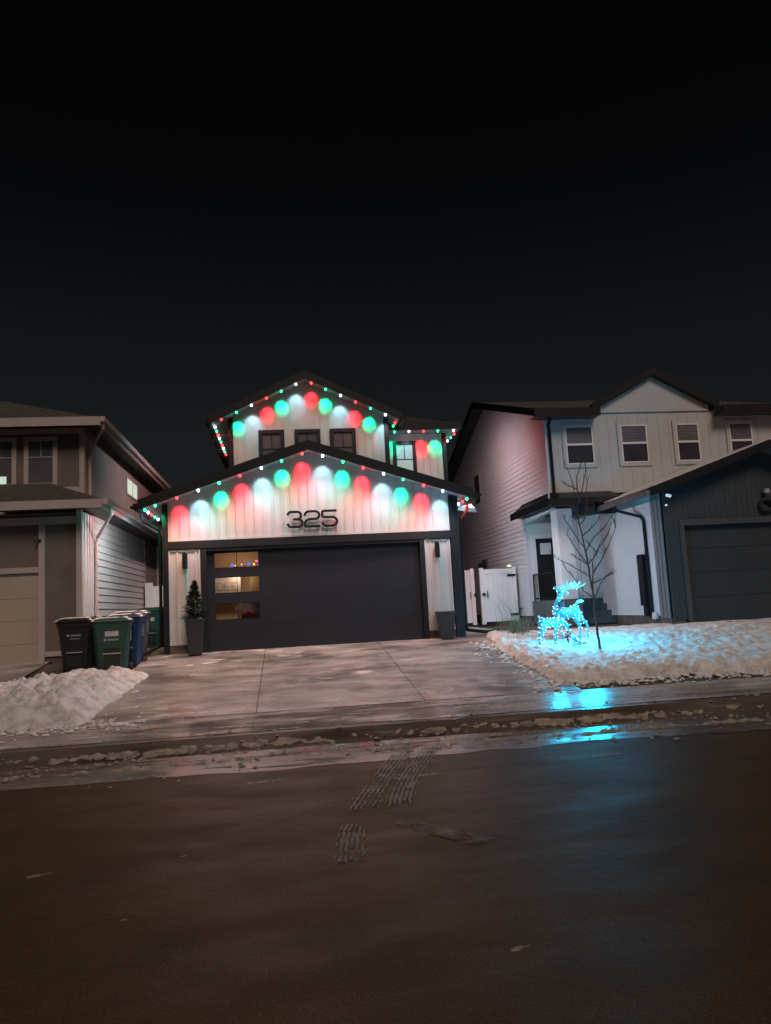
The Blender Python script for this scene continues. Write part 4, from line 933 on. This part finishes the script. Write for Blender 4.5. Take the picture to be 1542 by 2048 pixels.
wbin(-3.25, 16.75, .70, R(4), 'bin_grey', 'grey wheelie bin behind the blue one')
wbin(-3.52, 21.0, .80, R(-6), 'bin_green', 'distant green wheelie bin beside the white fence', snow=False, label_col=M['label'], marks=False)

# ============================================================ PLANTERS, SPRUCE
def planter(x, y, lbl, w0=.13, w1=.18, h=.72):
    r = thing('planter', lbl, 'planter', (x, y, H(y)+.012))
    mb = MB(); mb.hexa([(-w0, -w0, 0), (w0, -w0, 0), (w0, w0, 0), (-w0, w0, 0), (-w1, -w1, h), (w1, -w1, h), (w1, w1, h), (-w1, w1, h)]); mb.build('pot', M['pot'], r, local=True, bevel=.008)
    mb = MB(); w2 = w1+.012
    mb.box(-w2, w2, -w2, -w2+.03, h-.03, h+.02).box(-w2, w2, w2-.03, w2, h-.03, h+.02).box(-w2, -w2+.03, -w2+.03, w2-.03, h-.03, h+.02).box(w2-.03, w2, -w2+.03, w2-.03, h-.03, h+.02); mb.build('rim', M['pot'], r, local=True, bevel=.004)
    MB().box(-w1+.02, w1-.02, -w1+.02, w1-.02, h, h+.008).build('soil', M['soil'], r, local=True); return r
planter(-1.93, 16.52, 'tall tapered dark planter holding the small spruce')
planter(3.46, 16.62, 'tapered dark planter standing empty at the right garage pillar', .13, .19, .58)
tr = thing('spruce', 'small green artificial spruce in the left planter', 'spruce tree', (-1.93, 16.52, 1.50))
MB().tube([(0, 0, 0), (0, 0, .4), (.0, 0, .86)], [.02, .014, .006], 6).build('trunk', M['bark'], tr, local=True)
mb = MB()
for k in range(270):
    t = random.random()**1.2; z = .02+.80*t; rad = (.29*(1-t)**.85+.02)*random.uniform(.55, 1.05); a = random.random()*6.283
    d = Vector((math.cos(a), math.sin(a), random.uniform(-.05, .35))).normalized(); p0 = Vector((0, 0, z)); 
    for j in range(9):
        q = p0+d*rad*(.25+.75*j/8)
        for s in range(5):
            n_ = (d*.6+Vector((random.uniform(-1, 1), random.uniform(-1, 1), random.uniform(-.7, .9)))).normalized()*random.uniform(.03, .055)
            sd_ = n_.cross(Vector((random.random(), random.random(), .5))).normalized()*.005
            mb.add([q-sd_, q+sd_, q+n_], [(0, 1, 2)])
for k in range(60):
    p0 = Vector((0, 0, random.uniform(.72, .92))); n_ = Vector((random.uniform(-1, 1), random.uniform(-1, 1), 1.3)).normalized()*.05
    sd_ = n_.cross(Vector((1, 0, 0))).normalized()*.005; mb.add([p0-sd_, p0+sd_, p0+n_], [(0, 1, 2)])
mb.build('crown', M['needle'], tr, local=True)

# ============================================================ BARE TREE
TREE = {
    'trunk': [[5.83, 0.48], [5.81, 0.74], [5.79, 1.03], [5.78, 1.3], [5.79, 1.52], [5.76, 1.75], [5.74, 2.02], [5.72, 2.24], [5.69, 2.5], [5.66, 2.72], [5.62, 2.94], [5.59, 3.19], [5.58, 3.49], [5.56, 3.72], [5.53, 3.86], [5.47, 4.04], [5.43, 4.22]],
    'b1': [[5.78, 1.61], [5.81, 1.9], [5.85, 2.2], [5.9, 2.31], [6.01, 2.46], [6.18, 2.63], [6.32, 2.85], [6.4, 3.0], [6.44, 3.16]],
    'b2': [[5.84, 2.02], [5.92, 2.09], [6.08, 2.26], [6.25, 2.51], [6.39, 2.71], [6.49, 2.88], [6.54, 3.16]],
    'b3': [[5.81, 1.55], [5.9, 1.66], [6.06, 1.85], [6.26, 2.0], [6.45, 2.05]],
    'b4': [[5.72, 1.95], [5.59, 2.07], [5.38, 2.22], [5.2, 2.34], [5.12, 2.5]],
    'b5': [[5.71, 2.16], [5.53, 2.37], [5.35, 2.57], [5.22, 2.73], [5.2, 2.81]],
    'b6': [[5.69, 2.46], [5.55, 2.6], [5.37, 2.83], [5.2, 3.01], [5.18, 3.09]],
    'b7': [[5.69, 2.44], [5.85, 2.67], [6.03, 2.84], [6.17, 3.05], [6.21, 3.19]],
    'b8': [[5.66, 2.7], [5.78, 2.81], [5.94, 2.98], [6.0, 3.14]],
    'b9': [[5.66, 2.91], [5.73, 3.01], [5.84, 3.23], [5.89, 3.62], [5.94, 3.82], [5.94, 3.93]],
    'b10': [[5.6, 3.15], [5.64, 3.49], [5.7, 3.89], [5.67, 4.1]],
    'b11': [[5.6, 3.43], [5.56, 3.6], [5.55, 3.84], [5.62, 4.06], [5.66, 4.12]],
    'b12': [[5.77, 1.52], [5.65, 1.66], [5.55, 1.86], [5.39, 2.1], [5.36, 2.24]],
    'b13': [[5.76, 2.14], [5.84, 2.33], [5.91, 2.59], [6.01, 2.68]],
    'b14': [[5.97, 2.39], [5.96, 2.54], [5.98, 2.66]],
    'b15': [[5.6, 2.92], [5.53, 3.0], [5.43, 3.06]],
    'b16': [[5.81, 1.83], [5.96, 1.9], [6.1, 1.97]],
    'b17': [[6.49, 2.92], [6.59, 3.0], [6.66, 3.11]],
    'b18': [[5.56, 3.6], [5.48, 3.7], [5.44, 3.8]],
    'b19': [[5.18, 2.03], [5.08, 2.09], [5.01, 2.16]],
    'b20': [[6.14, 2.26], [6.26, 2.41], [6.39, 2.51]],
    'b21': [[5.68, 2.18], [5.59, 2.29], [5.5, 2.41]],
}

bt = thing('bare_tree', 'slender leafless young tree on the snowy lawn in front of the deer', 'tree', (5.83, 13.92, H(13.92)))
rt3 = random.Random(3)
def dens(P, sub=3):
    out = []
    for i in range(len(P)-1):
        for k in range(sub):
            t = k/sub; p0, p1 = P[i], P[i+1]; out.append(p0.lerp(p1, t))
    out.append(P[-1])
    for i in range(1, len(out)-1): out[i] = out[i] + Vector((rt3.uniform(-.006, .006), rt3.uniform(-.01, .01), 0))
    return out
built = []
for nm, pts in TREE.items():
    if nm == 'b19': continue
    dy = 0 if nm == 'trunk' else rt3.choice((-1, 1))*rt3.uniform(.2, .5)
    y0 = 13.92; st = None
    if built:
        st = min(built, key=lambda q_: (q_.x-pts[0][0])**2+(q_.z-pts[0][1])**2); y0 = st.y
    P = [Vector((p[0], y0+dy*(i/max(1, len(pts)-1)), p[1])) for i, p in enumerate(pts)]
    if st is not None: P[0] = st.copy()
    if nm == 'trunk': P[0].z = H(13.92)-.02
    Q = dens(P); n = len(Q)
    built += Q
    r0 = {'trunk': .036, 'b1': .017, 'b2': .015, 'b3': .013}.get(nm, .012)
    rr = [r0*.72*(1-.85*(i/(n-1))) + .003 for i in range(n)]
    if nm == 'trunk': rr = [.028-.024*(i/(n-1))**.8 for i in range(n)]
    mb = MB(); mb.tube(Q, rr, 7)
    if nm != 'trunk':
        for _ in range(9):
            i = rt3.randrange(1, n-1); q = Q[i]; dq = (Q[min(i+1, n-1)]-Q[i-1]).normalized(); s = Vector((rt3.uniform(-1, 1), rt3.uniform(-1, 1), rt3.uniform(.2, 1))).normalized()
            e = q+(dq*.7+s*.6)*rt3.uniform(.05, .16); mb.tube([q, q.lerp(e, .5)+Vector((0, 0, .008)), e], [.0045, .0035, .002], 4)
    mb.build('trunk' if nm == 'trunk' else 'branch', M['bark'], bt, smooth=True)

# ornamental dry grass clump
gr = MB(); rg = random.Random(5)
for k in range(260):
    x = 5.0+rg.gauss(0, .16); y = 16.5+rg.gauss(0, .14); L = rg.uniform(.2, .48) if k > 14 else rg.uniform(.8, 1.15); a = rg.uniform(0, 6.28); ln = rg.uniform(.1, .5)*L*(1.4 if k < 14 else 1)
    if k < 14: ax = -abs(math.cos(a))
    else: ax = math.cos(a)
    pts = [(x+ax*ln*t*t, y+math.sin(a)*ln*t*t*.6, .78+L*t*(1-.2*t*ln)) for t in (0, .35, .7, 1)]
    gr.tube(pts, [.004, .0035, .003, .0012], 3, cap=False)
o = gr.build('ornamental_grass', M['dry_grass']); tag(o, 'dry ornamental grass clump sticking out of the snow before the white gate', 'grass plant')

# ============================================================ LIT DEER
def deer_mat():
    m, n, l, b = newmat('deer_mesh')
    geo = n.new('ShaderNodeNewGeometry'); v = n.new('ShaderNodeTexNoise'); v.inputs['Scale'].default_value = 26; v.inputs['Detail'].default_value = 3
    l.new(geo.outputs['Position'], v.inputs['Vector'])
    r = n.new('ShaderNodeValToRGB'); r.color_ramp.elements[0].position = .40; r.color_ramp.elements[1].position = .66
    r.color_ramp.elements[0].color = (.0, .11, .20, 1); r.color_ramp.elements[1].color = (.03, .55, .85, 1)
    l.new(v.outputs['Fac'], r.inputs['Fac']); l.new(r.outputs[0], b.inputs['Emission Color']); b.inputs['Emission Strength'].default_value = .85
    b.inputs['Base Color'].default_value = (.05, .12, .15, 1); b.inputs['Roughness'].default_value = .5
    return m
M['deer'] = deer_mat()
_m, _n, _l, _b2 = newmat('deer_wire'); _b2.inputs['Base Color'].default_value = (.1, .2, .22, 1); _b2.inputs['Emission Color'].default_value = (.15, .75, .9, 1); _b2.inputs['Emission Strength'].default_value = .7
M['deer_wire'] = _m
lb = bpy.data.meshes.new('light_bulb'); _s = MB(); q = .0075
_s.tube([(0, 0, -q), (0, 0, -q*.6), (0, 0, 0), (0, 0, q*.6), (0, 0, q)], [q*.3, q*.85, q, q*.85, q*.3], 8); lb.from_pydata(_s.v, [], _s.f); lb.materials.append(M['deer_bulb'])
def conv(cx_, cy_, dy=0):
    z = (1275-cy_)/890.0; x = (cx_-805)/785.0+.065*z; return Vector((x, dy, z))
def skinned(name, chains, root, m):
    """limbs and trunk swept, then fused into one continuous skin"""
    pos = {}
    for ch in chains:
        for p in ch:
            if len(p) > 3: pos[tuple(p[:3])] = p[3]
    mb = MB()
    for ch in chains:
        P = [conv(*p[:3]) for p in ch]; r = [p[3] if len(p) > 3 else pos[tuple(p)] for p in ch]
        Q = []; q = []
        for i in range(len(P)-1):
            for k in range(4):
                t = k/4; p0, p1, p2, p3 = P[max(i-1, 0)], P[i], P[i+1], P[min(i+2, len(P)-1)]
                Q.append(.5*((2*p1)+(p2-p0)*t+(2*p0-5*p1+4*p2-p3)*t*t+(3*p1-p0-3*p2+p3)*t**3)); q.append(r[i]*(1-t)+r[i+1]*t)
        Q.append(P[-1]); q.append(r[-1])
        d0 = (Q[0]-Q[1]).normalized(); d1 = (Q[-1]-Q[-2]).normalized()
        Q = [Q[0]+d0*q[0]*.8, Q[0]+d0*q[0]*.5]+Q+[Q[-1]+d1*q[-1]*.5, Q[-1]+d1*q[-1]*.8]; q = [q[0]*.35, q[0]*.8]+q+[q[-1]*.8, q[-1]*.35]
        mb.tube(Q, [a_*1.08 for a_ in q], 12)
    o = mb.build(name, m, root, local=True, smooth=True)
    rm = o.modifiers.new('remesh', 'REMESH'); rm.mode = 'VOXEL'; rm.voxel_size = .010; rm.use_smooth_shade = True
    sm_ = o.modifiers.new('smooth', 'SMOOTH'); sm_.factor = .5; sm_.iterations = 4
    return o
def add_bulbs(root, o, n, seed, minz=0.0):
    bpy.context.view_layer.update(); dg = bpy.context.evaluated_depsgraph_get(); ev = o.evaluated_get(dg); me = ev.to_mesh()
    rr = random.Random(seed); c = []
    ids = list(range(len(me.vertices))); rr.shuffle(ids)
    for i in ids:
        v = me.vertices[i]
        if v.normal.y > .1: continue
        p = v.co+v.normal*.008
        if all((p-q_).length > rr.uniform(.03, .085) for q_ in c): c.append(p)
        if len(c) >= n: break
    ev.to_mesh_clear()
    for p in c:
        b = bpy.data.objects.new('light_bulb', lb); COL.objects.link(b); b.parent = root; b.location = p
DX, DY = 5.62, 15.05
DZ = H(DY)+.03
def deer_lamp(root, p, e):
    l = bpy.data.lights.new('glow_lamp', 'POINT'); l.energy = e; l.color = (.004, .50, .86); l.shadow_soft_size = .12
    o = bpy.data.objects.new('glow_lamp', l); COL.objects.link(o); o.parent = root; o.location = p
# buck
bk = thing('reindeer_figure', 'standing light-up buck with antlers tipped back, head raised to the left', 'light-up deer', (DX, DY, DZ), group='glowing deer family on the lawn')
T0, T1, T2, T3 = (930, 700, 0, .105), (830, 735, 0, .10), (720, 735, 0, .115), (650, 720, 0, .095)
body = skinned('body', [[T0, T1, T2, T3, (618, 640, 0, .060), (640, 540, 0, .046), (680, 430, 0, .046), (710, 350, 0, .056), (665, 312, 0, .040), (600, 262, 0, .024)],
    [T3, (612, 830, -.06, .045), (590, 950, -.06, .026), (578, 1090, -.06, .020), (572, 1240, -.06, .020), (560, 1268, -.06, .020)],
    [T2, (720, 850, .08, .042), (735, 960, .08, .026), (740, 1100, .08, .018), (740, 1250, .08, .018)],
    [T0, (925, 830, -.07, .060), (965, 930, -.07, .036), (1000, 1010, -.07, .024), (992, 1120, -.07, .018), (992, 1250, -.07, .018)],
    [(930, 700, 0), (1000, 760, .07, .075), (1080, 880, .07, .045), (1145, 950, .07, .028), (1165, 1060, .07, .020), (1168, 1240, .07, .018)]], bk, M['deer'])
mb = MB(); mb.tube([conv(940, 610), conv(955, 575), conv(985, 545), conv(1040, 535), conv(1085, 540)], [.012, .016, .032, .036, .012], 10); mb.build('tail', M['deer_wire'], bk, local=True, smooth=True)
mb = MB(); mb.tube([conv(760, 400, -.04), conv(800, 415, -.05), conv(812, 385, -.05), conv(790, 350, -.05), conv(745, 350, -.04)], [.012, .012, .012, .012, .008], 8); mb.tube([conv(745, 330, .03), conv(775, 320, .05), conv(790, 340, .05)], .01, 8); mb.build('ear', M['deer_wire'], bk, local=True, smooth=True)
mb = MB()
for dy in (-.05, .06):
    mb.tube([conv(735, 310, dy*.5), conv(800, 300, dy), conv(880, 285, dy*1.6), (conv(970, 275, dy*2)), conv(1040, 255, dy*2), conv(1090, 215, dy*2)], [.013, .012, .011, .010, .009, .005], 7)
    for a, b_, c_ in (((745, 300), (715, 240), (690, 175)), ((800, 300), (785, 210), (790, 115)), ((810, 295), (830, 230), (860, 190)), ((880, 285), (890, 210), (935, 130)), ((960, 275), (975, 210), (1020, 165)), ((930, 280), (945, 250), (945, 315))):
        mb.tube([conv(*a, dy), conv(*b_, dy*1.5), conv(*c_, dy*1.8)], [.011, .009, .004], 6)
mb.build('antlers', M['deer_wire'], bk, local=True, smooth=True)
mb = MB(); 
for s in (-1, 1): mb.add([conv(680, 560, -.075), conv(680+s*55, 510, -.085), conv(680+s*60, 600, -.085), conv(680+s*30, 640, -.09)], [(0, 1, 2, 3)]); mb.tube([conv(680, 560, -.08), conv(680+s*40, 530, -.10), conv(680+s*40, 590, -.10), conv(680, 565, -.08)], .014, 6)
mb.tube([conv(680, 560, -.08), conv(665, 630, -.095), conv(655, 680, -.10)], .012, 6); mb.tube([conv(680, 560, -.08), conv(705, 630, -.095), conv(715, 670, -.10)], .012, 6)
mb.build('bow', M['red_ribbon'], bk, local=True)
add_bulbs(bk, body, 70, 1)
for p in ((855, 215), (985, 210), (1085, 220), (945, 250), (945, 310), (870, 265), (1015, 540)):
    b = bpy.data.objects.new('light_bulb', lb); COL.objects.link(b); b.parent = bk; b.location = conv(*p, -.09)
deer_lamp(bk, Vector((.35, -.35, .95)), 250)
# doe, head lowered
dx, dyy = 5.55, 14.72
de = thing('reindeer_figure', 'light-up doe with lowered head at the left of the antlered buck', 'light-up deer', (DX-.0, dyy, DZ-.03), group='glowing deer family on the lawn')
K = [(300, 850, 0, .095), (390, 855, 0, .085), (480, 860, 0, .085), (560, 850, 0, .075)]
body2 = skinned('body', [K+[(620, 860, -.02, .05), (665, 920, -.04, .040), (690, 985, -.05, .036), (715, 1035, -.06, .026), (735, 1065, -.06, .016)],
    [K[0], (275, 970, -.06, .05), (245, 1050, -.06, .03), (228, 1110, -.06, .02), (240, 1200, -.06, .017), (245, 1255, -.06, .018)],
    [(300, 850, 0), (330, 960, .05, .055), (310, 1060, .05, .03), (305, 1120, .05, .02), (325, 1200, .05, .017), (332, 1250, .05, .018)],
    [K[2], (500, 950, -.05, .034), (495, 1050, -.05, .02), (490, 1150, -.05, .017), (488, 1255, -.05, .018)],
    [K[3], (545, 950, .05, .034), (540, 1060, .05, .02), (538, 1160, .05, .017), (536, 1250, .05, .018)]], de, M['deer'])
mb = MB(); mb.tube([conv(270, 790), conv(255, 765), conv(240, 735), (conv(232, 720))], [.012, .018, .024, .010], 8); mb.build('tail', M['deer_wire'], de, local=True, smooth=True)
mb = MB(); mb.tube([conv(685, 930, -.07), conv(720, 905, -.09), conv(745, 915, -.09)], [.01, .016, .004], 7); mb.tube([conv(680, 930, 0), conv(705, 895, .03), conv(725, 890, .03)], [.01, .016, .004], 7); mb.build('ear', M['deer_wire'], de, local=True, smooth=True)
mb = MB()
for s in (-1, 1): mb.tube([conv(690, 1090, -.06), conv(690+s*40, 1060, -.08), conv(690+s*40, 1130, -.08), conv(690, 1095, -.06)], .016, 6)
mb.tube([conv(690, 1095, -.06), conv(680, 1160, -.07), conv(700, 1220, -.07)], .016, 6); mb.tube([conv(690, 1060, -.06), conv(660, 940, -.07)], .010, 6); mb.build('bow', M['red_ribbon'], de, local=True)
add_bulbs(de, body2, 62, 2)
deer_lamp(de, Vector((-.45, -.3, .5)), 40)
# lying fawn
fa = thing('reindeer_figure', 'tiny light-up fawn lying in the snow beneath the antlered buck', 'light-up deer', (DX+.0, 14.62, DZ-.04), group='glowing deer family on the lawn')
body3 = skinned('body', [[(980, 1255, 0, .05), (900, 1250, 0, .055), (820, 1240, 0, .05), (800, 1180, 0, .032), (795, 1140, 0, .034), (765, 1145, 0, .02), (745, 1155, 0, .012)],
    [(820, 1240, 0), (770, 1268, -.04, .02), (700, 1272, -.04, .014)], [(980, 1255, 0), (1020, 1275, -.05, .03), (940, 1280, -.07, .016), (900, 1282, -.07, .013)]], fa, M['deer'])
mb = MB(); mb.tube([conv(805, 1125, -.02), conv(825, 1090, -.03), conv(832, 1070, -.03)], [.007, .012, .003], 6); mb.tube([conv(795, 1120, .02), conv(800, 1090, .03), conv(800, 1072, .03)], [.007, .012, .003], 6); mb.build('ear', M['deer_wire'], fa, local=True, smooth=True)
mb = MB(); mb.tube([conv(790, 1175, -.04), conv(815, 1195, -.05), conv(880, 1215, -.055), (conv(910, 1235, -.06))], .010, 6); mb.build('ribbon', M['red_ribbon'], fa, local=True)
add_bulbs(fa, body3, 22, 3)
deer_lamp(fa, Vector((.15, -.1, .45)), 6)
